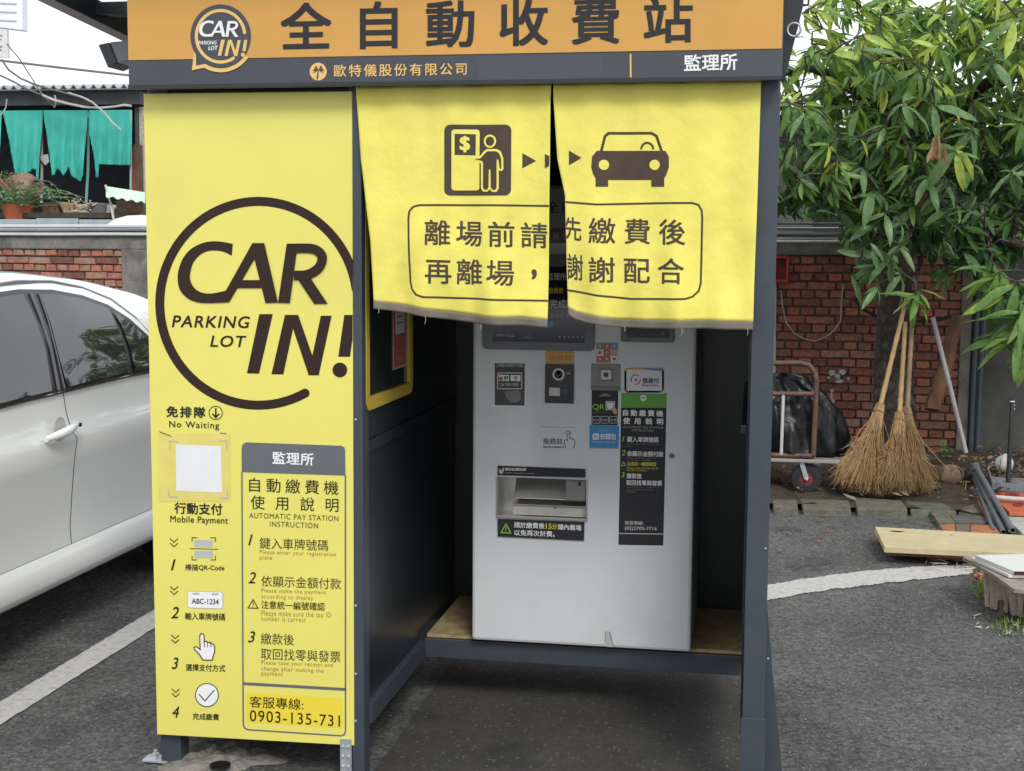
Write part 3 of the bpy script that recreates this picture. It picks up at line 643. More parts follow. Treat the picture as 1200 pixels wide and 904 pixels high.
# push the outer rim back to make the closed body
rim_e = [e for e in bm.edges if len(e.link_faces) == 1 and not all(bx0 - 1e-4 <= v.co.x <= bx1 + 1e-4 and bz0 - 1e-4 <= v.co.z <= bz1 + 1e-4 for v in e.verts)]
r = bmesh.ops.extrude_edge_only(bm, edges=rim_e)
for v in [v for v in r['geom'] if isinstance(v, bmesh.types.BMVert)]: v.co.y = 4.80
bmesh.ops.recalc_face_normals(bm, faces=bm.faces)
me = bpy.data.meshes.new('cabinet'); bm.to_mesh(me); bm.free()
cab = link('cabinet', me, machine_m, mach, bevel=.011)
# recess of the tray
g = G(); D = .11
g.add([(bx0, YM, bz0), (bx1, YM, bz0), (bx1, YM, bz1), (bx0, YM, bz1), (bx0, YM + D, bz0), (bx1, YM + D, bz0), (bx1, YM + D, bz1), (bx0, YM + D, bz1)],
      [(0, 1, 5, 4), (1, 2, 6, 5), (2, 3, 7, 6), (3, 0, 4, 7), (4, 5, 6, 7)])
tray = g.obj('receipt_tray', steel, mach, recalc=False)
fr = .005
for a, b in (((bx0 - fr, bz1), (bx1 + fr, bz1 + fr)), ((bx0 - fr, bz0 - fr), (bx1 + fr, bz0 + .004)), ((bx0 - fr, bz0), (bx0, bz1)), ((bx1, bz0), (bx1 + fr, bz1))):
    G().box((a[0], YM - .005, a[1]), (b[0], YM - .0005, b[1])).obj('tray_frame', steel, tray, bevel=.001)
# sloped chute lip, shelf and receipt block inside
G().hexa([(bx0 + .045, YM + .02, bz0 + .036), (bx1 - .003, YM + .02, bz0 + .036), (bx1 - .003, YM + .10, bz0 + .042), (bx0 + .045, YM + .10, bz0 + .042)], [(bx0 + .045, YM + .02, bz0 + .039), (bx1 - .003, YM + .02, bz0 + .039), (bx1 - .003, YM + .10, bz0 + .045), (bx0 + .045, YM + .10, bz0 + .045)]).obj('chute_lip', steel, tray)
G().box((bx0 + .045, YM + .028, bz0 + .002), (bx1 - .002, YM + .032, bz0 + .033)).obj('flap', M('scuffed_metal', (.55, .52, .47), .5, .15, 14, .1, 60, metal=.3), tray, bevel=.001)
G().hexa([(bx0 + .045, YM + .05, bz0 + .052), (bx1 - .07, YM + .05, bz0 + .052), (bx1 - .07, YM + .10, bz0 + .056), (bx0 + .045, YM + .10, bz0 + .056)], [(bx0 + .045, YM + .095, bz1 - .004), (bx1 - .07, YM + .095, bz1 - .004), (bx1 - .07, YM + .105, bz1 - .004), (bx0 + .045, YM + .105, bz1 - .004)]).obj('curved_chute', steel, tray, bevel=.002)
G().box((bx1 - .068, YM + .012, bz0 + .058), (bx1 - .002, YM + .09, bz1 - .002)).obj('receipt_slot_block', M('tray_grey', (.20, .20, .19), .5, .1, 9, .05, 60), tray, bevel=.001)
G().box((bx1 - .027, YM + .010, bz1 - .022), (bx1 - .018, YM + .0118, bz1 - .008)).obj('slot_mouth', black, tray)
Q = Print(front(YM), mach)
Q.multi([[(648, 596.5), (651, 596.5), (651, 597.8), (648, 597.8)]], black, -.026)
# header plate and screen behind the curtain
G().box((mx0 + .06, YM - .008, PY(650, 268, YM).z), (mx1 - .06, YM - .0005, PY(650, 221, YM).z)).obj('title_plate', M('title_plate', (.36, .37, .37), .5, .05, 9, .02, 60), mach, bevel=.002)
G().box((mx0 + .06, YM - .008, PY(650, 285, YM).z), (mx1 - .06, YM - .0005, PY(650, 268.6, YM).z)).obj('title_strip', bezel_m, mach, bevel=.002)
Q.cjk('全自動繳費機', 641, 250, 738, 251, 14, charcoal, bold=.0, lift=.009)
Q.cjk('請先繳費後取車', 626, 281, 700, 281.6, 7.6, greyw_print, lift=.009)
def pbox(x0, y0, x1, y1, mat, name, th=.006, parent=None, r=0, bevel=.001, Y=YM):
    a, b = PY(x0, y1, Y), PY(x1, y0, Y); w = b.x - a.x; hgt = b.z - a.z
    if r:
        pts = [Vector((a.x + u, Y - .0005, a.z + v)) for u, v in rrect(0, 0, w, hgt, r, 5)]
        return G().prism(pts, (0, -th, 0)).obj(name, mat, parent or mach, bevel=bevel)
    return G().box((a.x, Y - .0005 - th, a.z), (b.x, Y - .0005, b.z)).obj(name, mat, parent or mach, bevel=bevel)
bz = pbox(566, 300, 698, 409, bezel_m, 'screen_bezel', .012, r=.016, bevel=.002)
sc = pbox(577.5, 313, 686.2, 400, screen_m, 'screen', .002, parent=bz, bevel=0, Y=YM - .012)
SQ = Print(front(YM - .0145), bz)
SQ.cjk('監理所', 641, 328.5, 664, 328.8, 8.6, white_print, lift=.0012); SQ.cjk('自動繳費機', 632, 344, 660, 344.3, 7, yel_p, bold=.02, lift=.0012)
SQ.cjk('完成繳費', 644.5, 361.3, 682, 361.6, 10.2, white_print, bold=.02, lift=.0012); SQ.cjk('收據發票', 644, 372.6, 668, 372.9, 6, greyw_print, bold=.02, lift=.0012)
SQ.text('4090-47523', 581.5, 394.5, 603, 395, 3.2, greyw_print, bold=.02, lift=.0012)
SQ.poly([(607.5, 396), (620, 393), (625.8, 388.2), (620.5, 395), (632, 395.6), (620, 397)], bezel_m, .0012)
SQ.multi([disc(656 + i * 5.3, 395, 1, n=8) for i in range(6)], greyw_print, .0012)
SQ.poly([(642.5, 376), (649, 376), (649, 383.5), (642.5, 383.5)], blueglow, .0012)
bz2 = pbox(727.6, 340, 791, 400.5, bezel_m, 'banknote_slot', .010, r=.008, bevel=.002)
pbox(734, 372, 784.5, 395.3, black, 'slot_mouth', .001, parent=bz2, bevel=0, Y=YM - .0105)
Q.multi([[(774, 389), (780, 389), (777, 393)]], bezel_m, .0135)
# card reader label
cl = pbox(578.6, 424.6, 616.2, 476.6, paper, 'card_reader_label', .0008, bevel=0)
C2 = Print(front(YM - .0014), mach)
C2.poly([(579.8, 425.6), (615.1, 426.2), (614.8, 475.6), (579.8, 475)], M('label_grey', (.055, .055, .058), .5, .08, 9, 0))
C2.cjk('請靠卡或刷卡付款', 584.8, 430, 613, 430.4, 3.8, greyw_print, bold=.02, lift=.0014); C2.text('2', 581.4, 430.2, 583.8, 430.3, 4.6, greyw_print, lift=.0014, shear=.2)
C2.line(rrect(583.3, 437.2, 611.4, 455.8, 1), .8, white_print, .0014, closed=True)
C2.multi([[(584.6, 439.3), (596.5, 439.5), (596.5, 446.8), (584.6, 446.6)], [(598.4, 439.6), (609.8, 439.8), (609.8, 446.8), (598.4, 446.6)]], white_print, .0014)
C2.poly(disc(587, 444, 2.4), red_p, .0018); C2.poly([(590.3, 441), (595.7, 440.6), (595, 445), (591, 446)], green_p, .0018); C2.cjk('卡', 601, 446, 607.4, 446, 5.4, charcoal, lift=.0018, bold=.02)
C2.cjk('悠遊卡感應', 592, 452.2, 607.5, 452.5, 3.4, greyw_print, lift=.0014, bold=.02); C2.line([(587, 449), (590, 451), (587, 453)], 1, greyw_print, .0014)
C2.poly([(591, 460), (595, 458), (599, 458.5), (606, 457), (610, 460), (610.6, 468), (606, 472), (597, 471.5), (593, 465)], bezel_m, .0012)
# amber label and call unit
al = pbox(639.3, 411.9, 673, 426.4, M('label_border', (.62, .28, .08), .5, .05, 9, 0), 'amber_label', .0008, bevel=0)
C2.poly([(640.7, 413.4), (671.7, 413.7), (671.6, 425), (640.7, 424.7)], goldlab)
C2.cjk('服務鈴', 643.4, 423.2, 669.5, 423.4, 8, M('ochre_print', (.40, .24, .05), .5, .05, 9, 0), lift=.0014, bold=.01)
cu_ = pbox(638.9, 427.4, 672.8, 472, black, 'call_unit', .009, r=.003)
C3 = Print(front(YM - .0097), cu_)
g = G(); c = PY(654.7, 438.9, YM - .0095); g.lathe([(.0195, 0), (.0195, .003), (.013, .003), (.013, 0)], c, axis=(0, -1, 0), n=28); g.obj('ring_button', M('ring_white', (.6, .6, .6), .4, .05, 9, 0), mach, smooth=True)
C3.line([(651, 437), (654, 441), (658.6, 437)], 1, bezel_m, .001); C3.text('100', 663.4, 439, 668.6, 439, 2.6, greyw_print, bold=.02)
pbox(643.6, 454.4, 656.6, 463.8, M('ivory_button', (.58, .58, .50), .4, .05, 9, 0), 'key', .004, Y=YM - .0095)
C3.poly(disc(662.2, 459.4, 3.6), M('deep_blue_print', (.03, .05, .16), .3, .05, 9, 0), .001); C3.text('PULL', 660, 453.4, 666.5, 453.5, 2.2, bezel_m)
# colour grid sticker
gs = pbox(698.4, 401.4, 724.6, 425.4, M('pale_sticker', (.55, .50, .47), .5, .05, 9, 0), 'payment_brand_sticker', .0008, bevel=0)
cols = [green_p, red_p, blue_p, white_print, red_p, goldlab, red_p, red_p, white_print]
for i in range(9):
    x = 699.2 + (i % 3) * 8.4; y = 402.4 + (i // 3) * 7.6; C2.poly(rrect(x, y, x + 7.7, y + 6.9, .6), cols[i], .0012)
    C2.poly(disc(x + 3.8, y + 3.3, 2), greyw_print if cols[i] != white_print else red_p, .0016)
# scanner unit
su = pbox(692.6, 426.8, 727.2, 457.4, M('scanner_recess', (.24, .24, .235), .5, .06, 9, .02, 60), 'scanner_unit', .004, r=.001)
sl_ = pbox(703, 432.6, 717.6, 446.6, M('scanner_frame', (.14, .14, .14), .4, .05, 9, 0), 'scanner_lens', .004, r=.004, Y=YM - .0045)
C4 = Print(front(YM - .0092), mach); C4.poly(rrect(704.2, 433.8, 716.5, 445.2, 1.8), M('lens_white', (.62, .60, .52), .3, .05, 9, 0)); C4.poly(disc(710.2, 439.4, 3), black, .0016)
G().box((PY(693, 457, YM).x, YM - .010, PY(693, 457.3, YM).z), (PY(727, 457, YM).x, YM - .0005, PY(693, 452.5, YM).z)).obj('scanner_ledge', bezel_m, mach, bevel=.001)
# QR scan label (the code is left blank)
ql = pbox(693, 458.4, 724.4, 498, charcoal, 'scan_label', .0008, r=.001, bevel=0)
C2.poly([(701, 464.6), (709, 460.4), (717.6, 464.8)], bezel_m); C2.text('QR', 694.4, 481, 708.4, 481.2, 7.2, greent_p, bold=.006)
C2.poly([(709.8, 470.3), (720.6, 470.5), (720.6, 481), (709.8, 480.8)], white_print); C2.line(rrect(711, 471.4, 719.4, 479.9, .3), .7, charcoal, .0014, closed=True)
C2.poly([(716, 478), (720.5, 477), (723, 481), (722.5, 486), (719.5, 485)], M('skin_print', (.55, .38, .25), .5, .05, 9, 0), .0016)
for i, t in enumerate(('街口支付', '悠遊付', '台灣')):
    x = 694 + i * 10.2; C2.line(rrect(x, 488.2, x + 9, 496, 1.4), .8, greyw_print, .0014, closed=True); C2.cjk(t, x + 1.2, 493.6, x + 7.8, 493.7, 2.8, greyw_print, bold=.02, lift=.0014)
C2.line([(694.6, 483), (713, 483.4)], .5, green_p, .0014)
# blue wallet label
pbox(690.6, 499.3, 725.4, 524.8, blue_p, 'wallet_label', .0008, bevel=0)
C2.poly(rrect(694.6, 508, 702, 515.5, 1.6), white_print, .001); C2.cjk('拍', 695.9, 514.3, 700.6, 514.3, 5, blue_p, lift=.0016)
C2.cjk('拍錢包', 703.4, 515, 721.8, 515.3, 7.2, white_print, bold=.02); C2.text('Pi Mobile Wallet', 694.6, 519.4, 717, 519.7, 2.8, greyw_print, bold=.01); C2.text('SUPPORTED', 701.5, 506, 712.6, 506.1, 1.9, greyw_print, bold=.02)
C2.multi([disc(719.6, 518.4, 1.6, n=10)], M('pink_print', (.6, .2, .4), .5, .05, 9, 0)); C2.poly([(691.5, 525.3), (724.6, 525.8), (724.6, 526.6), (691.5, 526.2)], greyw_print)
# transit wallet label with a four coloured border
pbox(731.6, 430.8, 778.2, 460.4, paper, 'transit_wallet_label', .0008, r=.004, bevel=0)
rp = rrect(732.9, 432.1, 776.9, 459.3, 3, 6); kk = len(rp)
for c_, (a_, b__) in ((M('teal_print', (.03, .30, .32), .5, .05, 9, 0), (0, 7)), (green_p, (6, 14)), (M('magenta_print', (.5, .03, .15), .5, .05, 9, 0), (13, 21)), (orng_p, (20, 28))):
    seg = [rp[i % kk] for i in range(a_, b__ + 1)]
    C2.line(seg, 2.2, c_, .001)
C2.line([(776.5, 434), (756, 432.2)], 2.2, blue_p, .0012); C2.line([(733, 435), (756, 432.1)], .1, orng_p, .0012)
C2.line([(745 + 5.3 * cos(radians(a)), 445 + 5.6 * sin(radians(a))) for a in range(150, 330, 12)], 1.2, M('indigo_print', (.10, .08, .25), .5, .05, 9, 0)); C2.line([(745 + 5.3 * cos(radians(a)), 445 + 5.6 * sin(radians(a))) for a in range(-10, 110, 12)], 1.2, red_p)
C2.poly(disc(745.4, 445.3, 1.5, n=12), red_p); C2.cjk('悠遊付', 752.8, 449.3, 772.4, 449.5, 6.2, charcoal, bold=.025); C2.text('EasyWallet', 752.9, 453.4, 771.9, 453.6, 2.9, charcoal, bold=.012)
# tall instruction label
def tl(y): return 728 - (y - 470) * .0195
def tr(y): return 781.2 - (y - 470) * .0235
def Q4(y0, y1): return [(tl(y0), y0), (tr(y0), y0 + .4), (tr(y1), y1 + .8), (tl(y1), y1)]
il = Q.poly(Q4(460.4, 477.6), green_p, .001, name='instruction_label_header'); Q.poly(Q4(477.8, 624.6), charcoal, .001, name='instruction_label'); Q.poly(Q4(626, 638.6), charcoal, .001, name='instruction_label_foot')
Q.line([(tl(625.3), 625.3), (tr(625.3), 626.1)], 1, greyw_print, .0012)
Q.poly(disc(754, 466.6, 3.7), white_print, .0016); Q.poly([(751.5, 466), (754, 464.8), (757, 465.6), (754.5, 467.4)], green_p, .002)
K = dict(lift=.0018)
Q.cjk('自動繳費機', 730, 487.4, 777.2, 488.6, 7.4, white_print, bold=.028, **K); Q.cjk('使用說明', 730.2, 497, 777.2, 498, 7.6, white_print, bold=.028, **K)
Q.text('AUTOMATIC PAY STATION', 730.4, 501.8, 776.8, 502.4, 2.4, greyw_print, space=1.1, **K); Q.text('INSTRUCTION', 740.8, 505.6, 766, 506, 2.4, greyw_print, space=1.15, **K)
Q.text('1', 729, 517.6, 731.8, 517.6, 6, greent_p, bold=.01, shear=.25, **K); Q.cjk('鍵入車牌號碼', 735, 518, 771.8, 518.8, 6.4, white_print, bold=.018, **K)
Q.text('Please enter your registration', 735, 521.4, 775, 522, 2.3, bezel_m, **K); Q.text('plate', 735, 524, 741.4, 524, 2.2, bezel_m, **K)
Q.text('2', 728.6, 533.8, 732.8, 533.8, 6.2, greent_p, bold=.01, shear=.25, **K); Q.cjk('依顯示金額付款', 735, 534.8, 777.4, 535.6, 6.3, white_print, bold=.018, **K)
Q.text('Please make the payment', 735, 538, 768, 538.5, 2.2, bezel_m, **K); Q.text('according to display', 735, 540.6, 762, 541, 2.2, bezel_m, **K)
Q.line([(728.2, 545.6), (730.8, 541.2), (733.4, 545.7)], .7, greyw_print, .0018, closed=True); Q.cjk('注意統一編號確認', 735, 546, 769, 546.6, 4.7, yel_p, bold=.012, **K)
Q.text('Please make sure the tax ID', 734.8, 549.6, 771.5, 550.1, 2.2, yel_p, **K); Q.text('number is correct', 734.8, 552, 758, 552.4, 2.1, yel_p, **K)
Q.text('3', 727.8, 559.8, 732.2, 559.8, 6.4, greent_p, bold=.01, shear=.25, **K); Q.cjk('繳款後', 734.6, 560.8, 752, 561.1, 6.2, white_print, bold=.018, **K)
Q.cjk('取回找零與發票', 734, 568.8, 775.8, 569.8, 6.3, white_print, bold=.018, **K)
for t, y, x in (('Please take your receipt and', 572.4, 771), ('change after making the', 575, 766), ('payment', 577.6, 745)): Q.text(t, 733.8, y, x, y + .5, 2.2, bezel_m, **K)
Q.cjk('客服專線:', 732.2, 615, 754, 615.4, 4.6, greyw_print, bold=.02, **K); Q.text('(02)2705-7716', 732.2, 622, 769.8, 622.8, 5.2, greyw_print, bold=.025, **K)
# service button print
Q.cjk('服務鈕', 636.5, 520.6, 659.4, 520.9, 7, charcoal, bold=.008); Q.text('Service Button', 636.6, 525, 660.6, 525.3, 2.9, charcoal, bold=.02)
hd = [(663, 525.4), (661.2, 519), (662, 516), (664, 515.2), (665, 517), (664.6, 509), (665.6, 507.4), (667, 508), (667.5, 514), (669.6, 513.2), (670.6, 514.8), (672.4, 515), (674, 518), (673.2, 523), (671.8, 526)]
Q.line(hd, .8, charcoal, .001); Q.line(disc(665.7, 508.6, 3.4, n=16, a0=180, a1=360), .8, charcoal, .001); Q.line([(634.6, 500.3), (675.8, 501)], .5, bezel_m, .001)
# tray labels
Q.poly([(583.6, 545.4), (686.2, 549.4), (686.2, 559.6), (583.6, 556.6)], charcoal, .0065, name='tray_header_label'); Q.cjk('請由此取出發票及找零', 592.5, 551.2, 616.8, 551.8, 3.4, white_print, bold=.02, lift=.0075)
Q.text('Please take your receipt', 592.5, 554.6, 626, 555.6, 1.8, greyw_print, lift=.0075)
Q.poly([(585, 549.6), (586.4, 549.2), (587.6, 551.5), (590.6, 547.4), (591.6, 548.4), (590.2, 553.6), (587.6, 555.6), (585.4, 553.4)], greyw_print, .0075)
Q.poly([(583.4, 607.8), (685.2, 611.6), (684.6, 633.4), (583.8, 628.4)], charcoal, .0065, name='tray_notice_label')
Q.line([(587.6, 623.8), (593.4, 613.6), (599, 624.3)], 1, greent_p, .0078, closed=True); Q.line([(593.3, 616.6), (593.3, 620.4)], .9, greent_p, .0078); Q.line([(593.3, 621.4), (593.3, 622.3)], .9, greent_p, .0078)
K = dict(lift=.0078)
Q.cjk('請於繳費後', 603, 618, 638.6, 619.4, 6.8, white_print, bold=.014, **K); Q.text('15', 640, 619.2, 646.8, 619.5, 6, yel_p, bold=.02, **K); Q.cjk('分', 647.4, 619.8, 653, 620, 6.6, yel_p, bold=.02, **K)
Q.cjk('鐘內離場', 654, 620.3, 681.6, 621.6, 6.8, white_print, bold=.014, **K); Q.cjk('以免再次計費。', 603.2, 627, 650.6, 629, 6.8, white_print, bold=.014, **K)
# key lock and the peeling tape at the foot
lc = PY(787.2, 534.4, YM); g = G(); g.lathe([(.0085, 0), (.0085, .003), (.0065, .005), (.0035, .005), (.0035, .003), (0, .003)], lc, axis=(0, -1, 0), n=20); g.obj('key_lock', M('dark_steel', (.16, .16, .16), .4, .1, 9, .02, 60, metal=.7), mach, smooth=True)
Q.poly([(708, 740), (714.8, 740), (718.6, 758.8), (710.4, 758)], greyw_print, .0006); Q.line([(714.6, 740.6), (719, 758.6)], .9, bezel_m, .001); Q.line([(710, 742), (708.8, 753)], .7, bezel_m, .001)

# ================================================================ CURTAINS
def interp(tab, t):
    for (a, va), (b, vb) in zip(tab, tab[1:]):
        if t <= b: return va + (vb - va) * (t - a) / (b - a)
    return tab[-1][1]
YC = 3.612
def make_curtain(label, lefts, rights, bottoms, phase, sgn_):
    T = thing('curtain', label, 'curtain', (PY((lefts[0][1] + rights[0][1]) / 2, 110, YC).x, YC, 1.95), 'yellow curtains over the kiosk opening')
    L = [(PY(x, y, YC).z, PY(x, y, YC).x) for y, x in lefts][::-1]; R = [(PY(x, y, YC).z, PY(x, y, YC).x) for y, x in rights][::-1]
    Bt = [(PY(x, y, YC).x, PY(x, y, YC).z) for x, y in bottoms]
    ZT = 1.934
    def wave(x, z):
        k = min(1, max(0, (ZT - z) / .62)); s_ = x * 1000
        a = .3 * sin(x * 21 + phase) + .5 * sin(x * 34 + phase * 2 + k * 1.6) * k + .25 * sin(x * 61 + z * 6 + phase) * k + .3 * sin((z + x * .6) * 17 + phase) * k
        return YC - .003 - .009 * k + a * .0105 * k * 2.5 + .0022 * sin((x * 1.3 - z) * 38 + phase) * sin(x * 13 + phase) * k - .004 * math.exp(-((x - .55 * z + (1.55 if phase < 1 else 1.02)) / .025) ** 2) * k - .0035 * sin(x * 46 + phase) * (1 - k)
    def surf(u, v, dy=0., b0=0., b1=1.):
        x = 0.
        xm = L[-1][1] + (R[-1][1] - L[-1][1]) * u; zb2 = interp(Bt, Bt[0][0] + (Bt[-1][0] - Bt[0][0]) * u)
        z = ZT + (zb2 - ZT) * (b0 + (b1 - b0) * v)
        xl, xr = interp(L, z), interp(R, z); x = xl + (xr - xl) * u
        return Vector((x, wave(x, z) - dy, z))
    hemf = .965
    g = G(); g.grid(lambda u, v: surf(u, v, 0, 0, hemf), 80, 74); cl = g.obj('cloth', yellow_cloth, T, smooth=True, recalc=False)
    cl.modifiers.new('thick', 'SOLIDIFY').thickness = .0012
    g = G(); g.grid(lambda u, v: surf(u, v, .0002, hemf, 1.0), 80, 4); hm = g.obj('hem', hem_m, T, smooth=True, recalc=False); hm.modifiers.new('thick', 'SOLIDIFY').thickness = .002
    def pj(x, y, lift):
        p = PY(x, y, YC); return Vector((p.x, wave(p.x, p.z) - lift - .001, p.z))
    for i in range(3):                                    # loose threads at the hem
        u = (.3, .62, .03)[i] if sgn_ > 0 else (.62, .97, .3)[i]; b = surf(u, 1)
        G().tube([b + Vector((0, -.002, .004)), b + Vector((.002, -.003, -.008)), b + Vector((-.001, -.003, -.018 + .004 * i))], .0006, 5).obj('loose_thread', greyw_print, T)
    return T, pj
CLp = thing
tl_, pj = make_curtain('left half of the split yellow curtain, printed with a person at a pay station',
    [(100, 417.6), (187, 424), (240, 431), (282, 436.6), (351, 440), (365, 440)], [(100, 646.5), (117, 645.6), (187, 644.9), (300, 643), (385, 642.3)],
    [(440, 361.5), (470, 366), (500, 371.5), (535, 375.5), (570, 380), (610, 381.6), (642.4, 384)], .6, 1)
A = Print(pj, tl_, step=3.2, clip=[((644.2, 187, 0), (1, .012, 0))])
cb = M('curtain_print', (.065, .042, .028), .75, .1, 30, .1, 400)
A.poly(rrect(521.4, 146.6, 600, 229.6, 7, skew=0), cb, .001)
A.poly(rrect(530, 152.3, 562.6, 223.5, 3.5), yellow_cloth, .0018); A.poly([(533.8, 157.4), (558.2, 157.8), (558, 182.4), (533.8, 182)], cb, .0026)
A.text('$', 539.6, 179.2, 551.8, 179.4, 19.4, yellow_cloth, bold=.03, lift=.0034)
bodyo = [(553.5, 185.5), (557, 183.6), (563, 183.8), (567.5, 178), (571, 175.2), (583, 175.2), (588, 178), (591, 186), (591.2, 199), (588.6, 201.2), (585.6, 200), (585.8, 221), (583, 225.6), (577.8, 225.2), (575, 222.4), (572, 225.2), (567, 224.8), (564.6, 221), (564.4, 192.2), (561, 188.6), (555.4, 189.2)]
A.poly(bodyo, yellow_cloth, .0024)
def shrink(pts, k, c): return [(c[0] + (x - c[0]) * k, c[1] + (y - c[1]) * k) for x, y in pts]
bodyi = [(556, 186.6), (563.6, 186.2), (568.8, 180.6), (572, 177.8), (582.4, 177.8), (586, 180.2), (588.6, 187), (588.6, 198), (587, 198.6), (585.4, 187.4), (583.2, 187.2), (583.2, 220), (581.8, 223), (578, 222.6), (576.4, 219.6), (576, 199), (574, 199), (573.6, 219.6), (572, 222.8), (568.4, 222.4), (567, 220), (567, 190), (564.4, 188.6)]
A.poly(bodyi, cb, .0032); A.poly(disc(575, 166, 7.4, 7.8), yellow_cloth, .0024); A.poly(disc(575, 166, 5, 5.4), cb, .0032)
A.poly([(612.7, 179.8), (628.6, 188.8), (612.7, 197.8)], cb, .001); A.poly([(638.8, 180.6), (654, 189), (638.8, 197.8)], cb, .001)
A.line([(646, 241.6), (570, 240.8), (492, 240.6), (485, 242.6), (480.6, 248), (479.6, 256), (481.6, 330), (483.6, 339), (489, 345.4), (498, 348.2), (560, 350), (600, 351.8), (646, 352.6)], 2.3, cb)
A.cjk('離場前請', 498.6, 287.4, 641.4, 291.6, 30, cb, bold=.014); A.cjk('再離場', 499.6, 332.4, 603.4, 335.2, 30, cb, bold=.014)
A.text(',', 622.8, 327.8, 629, 328, 12.2, cb, bold=.03)
tr_, pj = make_curtain('right half of the split yellow curtain, printed with the front of a car',
    [(100, 648.6), (117, 648.8), (187, 653.6), (230, 662.6), (300, 664.4), (360, 665.6), (385, 668)], [(95, 892), (240, 887.4), (330, 884), (390, 882.4)],
    [(664.8, 369), (672, 374), (684, 378), (705, 381.4), (725, 384.4), (760, 385), (820, 385), (882.6, 386.4)], 2.1, -1)
A = Print(pj, tr_, step=3.2, clip=[((650, 140, 0), (-1, -.0, 0)), ((664.6, 300, 0), (-1, .02, 0))])
A.poly([(667, 176.8), (682, 185.4), (667, 194.2)], cb, .001)
A.line([(704.4, 180), (709.5, 160), (713.5, 156.6), (764, 156.6), (769.6, 160), (776.4, 180)], 3.2, cb)
A.poly([(700, 177.2), (780, 177.2), (784, 184), (784.2, 196), (781, 205.4), (778.6, 209.6), (778.6, 219.2), (763.4, 219.2), (763.4, 211.2), (713, 211.2), (713, 219.2), (698.6, 219.2), (698.6, 209.6), (695.4, 204), (693.4, 196), (694.4, 184)], cb, .0012)
A.poly(disc(708.2, 193.6, 6, 6), yellow_cloth, .002); A.poly(disc(767.4, 193.6, 6, 6), yellow_cloth, .002)
A.line(disc(758.8, 175.4, 7, 7.6, n=16, a0=180, a1=360), 2.4, cb, .0014)
A.line([(662, 237), (700, 240), (770, 238.4), (811, 238.2), (818.6, 240.4), (822.6, 247), (823.2, 256), (821.4, 332), (819, 341), (812, 347.6), (804, 350), (740, 350.6), (700, 346), (662, 339.6)], 2.3, cb)
A.cjk('繳費後', 690.6, 285.4, 803.6, 287.6, 30, cb, bold=.014); A.cjk('先', 661.5, 281, 682, 283.5, 27.5, cb, bold=.014); A.cjk('謝配合', 690.8, 331, 802.2, 333, 30, cb, bold=.014); A.cjk('謝', 665.4, 327, 683.8, 329.4, 30, cb, bold=.014)

# ================================================================ GROUND
g = G(); g.add([(-60, -15, -.004), (60, -15, -.004), (60, 90, -.004), (-60, 90, -.004)], [(0, 1, 2, 3)]); tag(g.obj('ground', asphalt), kind='structure')
wl = [(-1.66, 2.4), (.03, 2.4), (.03, 4.4), (-.01, 5.1), (-1.66, 5.1)]
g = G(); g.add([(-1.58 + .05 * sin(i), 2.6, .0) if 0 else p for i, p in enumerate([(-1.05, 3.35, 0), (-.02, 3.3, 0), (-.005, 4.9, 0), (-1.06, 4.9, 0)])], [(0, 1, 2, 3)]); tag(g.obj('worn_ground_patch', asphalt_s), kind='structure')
# painted lines (left bay line, right curved line) with ragged rims
def paint_strip(name, edges, label_, seed):
    r = random.Random(seed); L, R = edges
    def dense(P_, n=170):
        o = []
        tot = len(P_) - 1
        for i in range(n + 1):
            t = i / n * tot; k = min(int(t), tot - 1); f = t - k; a, b = Vector(P_[k]), Vector(P_[k + 1]); o.append(a + (b - a) * f + Vector((r.uniform(-.003, .003), r.uniform(-.009, .009) + .006 * sin(i * .35 + seed), 0)))
        return o
    a, b = dense(L), dense(R); g = G(); n = len(a)
    g.add([(p.x, p.y, .0006) for p in a + b], [(i, i + 1, n + i + 1, n + i) for i in range(n - 1)]); o = g.obj(name, paint_line); tag(o, kind='structure'); return o
a, b = PZ(0, 823), PZ(179.5, 715); c, d = PZ(0, 849.7), PZ(179.5, 737)
e1 = (b - a).normalized(); e2 = (d - c).normalized()
paint_strip('bay_line', ([a - e1 * 2.2, b + e1 * 2.6], [c - e2 * 2.2, d + e2 * 2.6]), '', 3)
up = [(860, 696), (898, 686), (950, 677.5), (1000, 671), (1040, 667), (1080, 664), (1120, 662.4), (1140, 662.5)]; lo = [(860, 714), (898, 704), (950, 694), (1000, 688), (1040, 683), (1080, 679), (1120, 674.6), (1141, 672)]
paint_strip('painted_curve_line', ([PZ(*p) for p in up], [PZ(*p) for p in lo]), '', 5)
# lumpy cement around the kiosk foot
r = random.Random(11)
def lump(fx, fy, cx, cy, rx, ry, h, n=26, seed=1, z0=-.003):
    rr = random.Random(seed); ph = [rr.uniform(0, 6) for _ in range(8)]
    def fn(u, v):
        a = 2 * pi * u; k = v
        rad = 1 + .18 * sin(3 * a + ph[0]) + .12 * sin(5 * a + ph[1]) + .07 * sin(9 * a + ph[2])
        x = cx + rx * rad * k * cos(a); y = cy + ry * rad * k * sin(a)
        z = z0 + h * (1 - k ** 2) * (1 + .3 * sin(x * 70 + ph[3]) * sin(y * 60 + ph[4])) + h * .25 * sin(x * 130 + ph[5]) * sin(y * 110 + ph[6]) * (1 - k)
        return (x, y, max(z0, z))
    g = G(); g.grid(fn, 48, n); return g
c0 = PZ(250, 893)
tag(lump(0, 0, c0.x, c0.y + .05, .165, .13, .028, seed=4).obj('cement_patch', cement, smooth=True), kind='structure')
g = G(); g.lathe([(.03, 0), (.03, .006), (.022, .007), (0, .006)], PZ(258, 903) + Vector((0, 0, .012)), n=20)
tag(g.obj('pipe_cap', black), 'black round pipe cap set in the cement below the yellow panel', 'pipe cap')
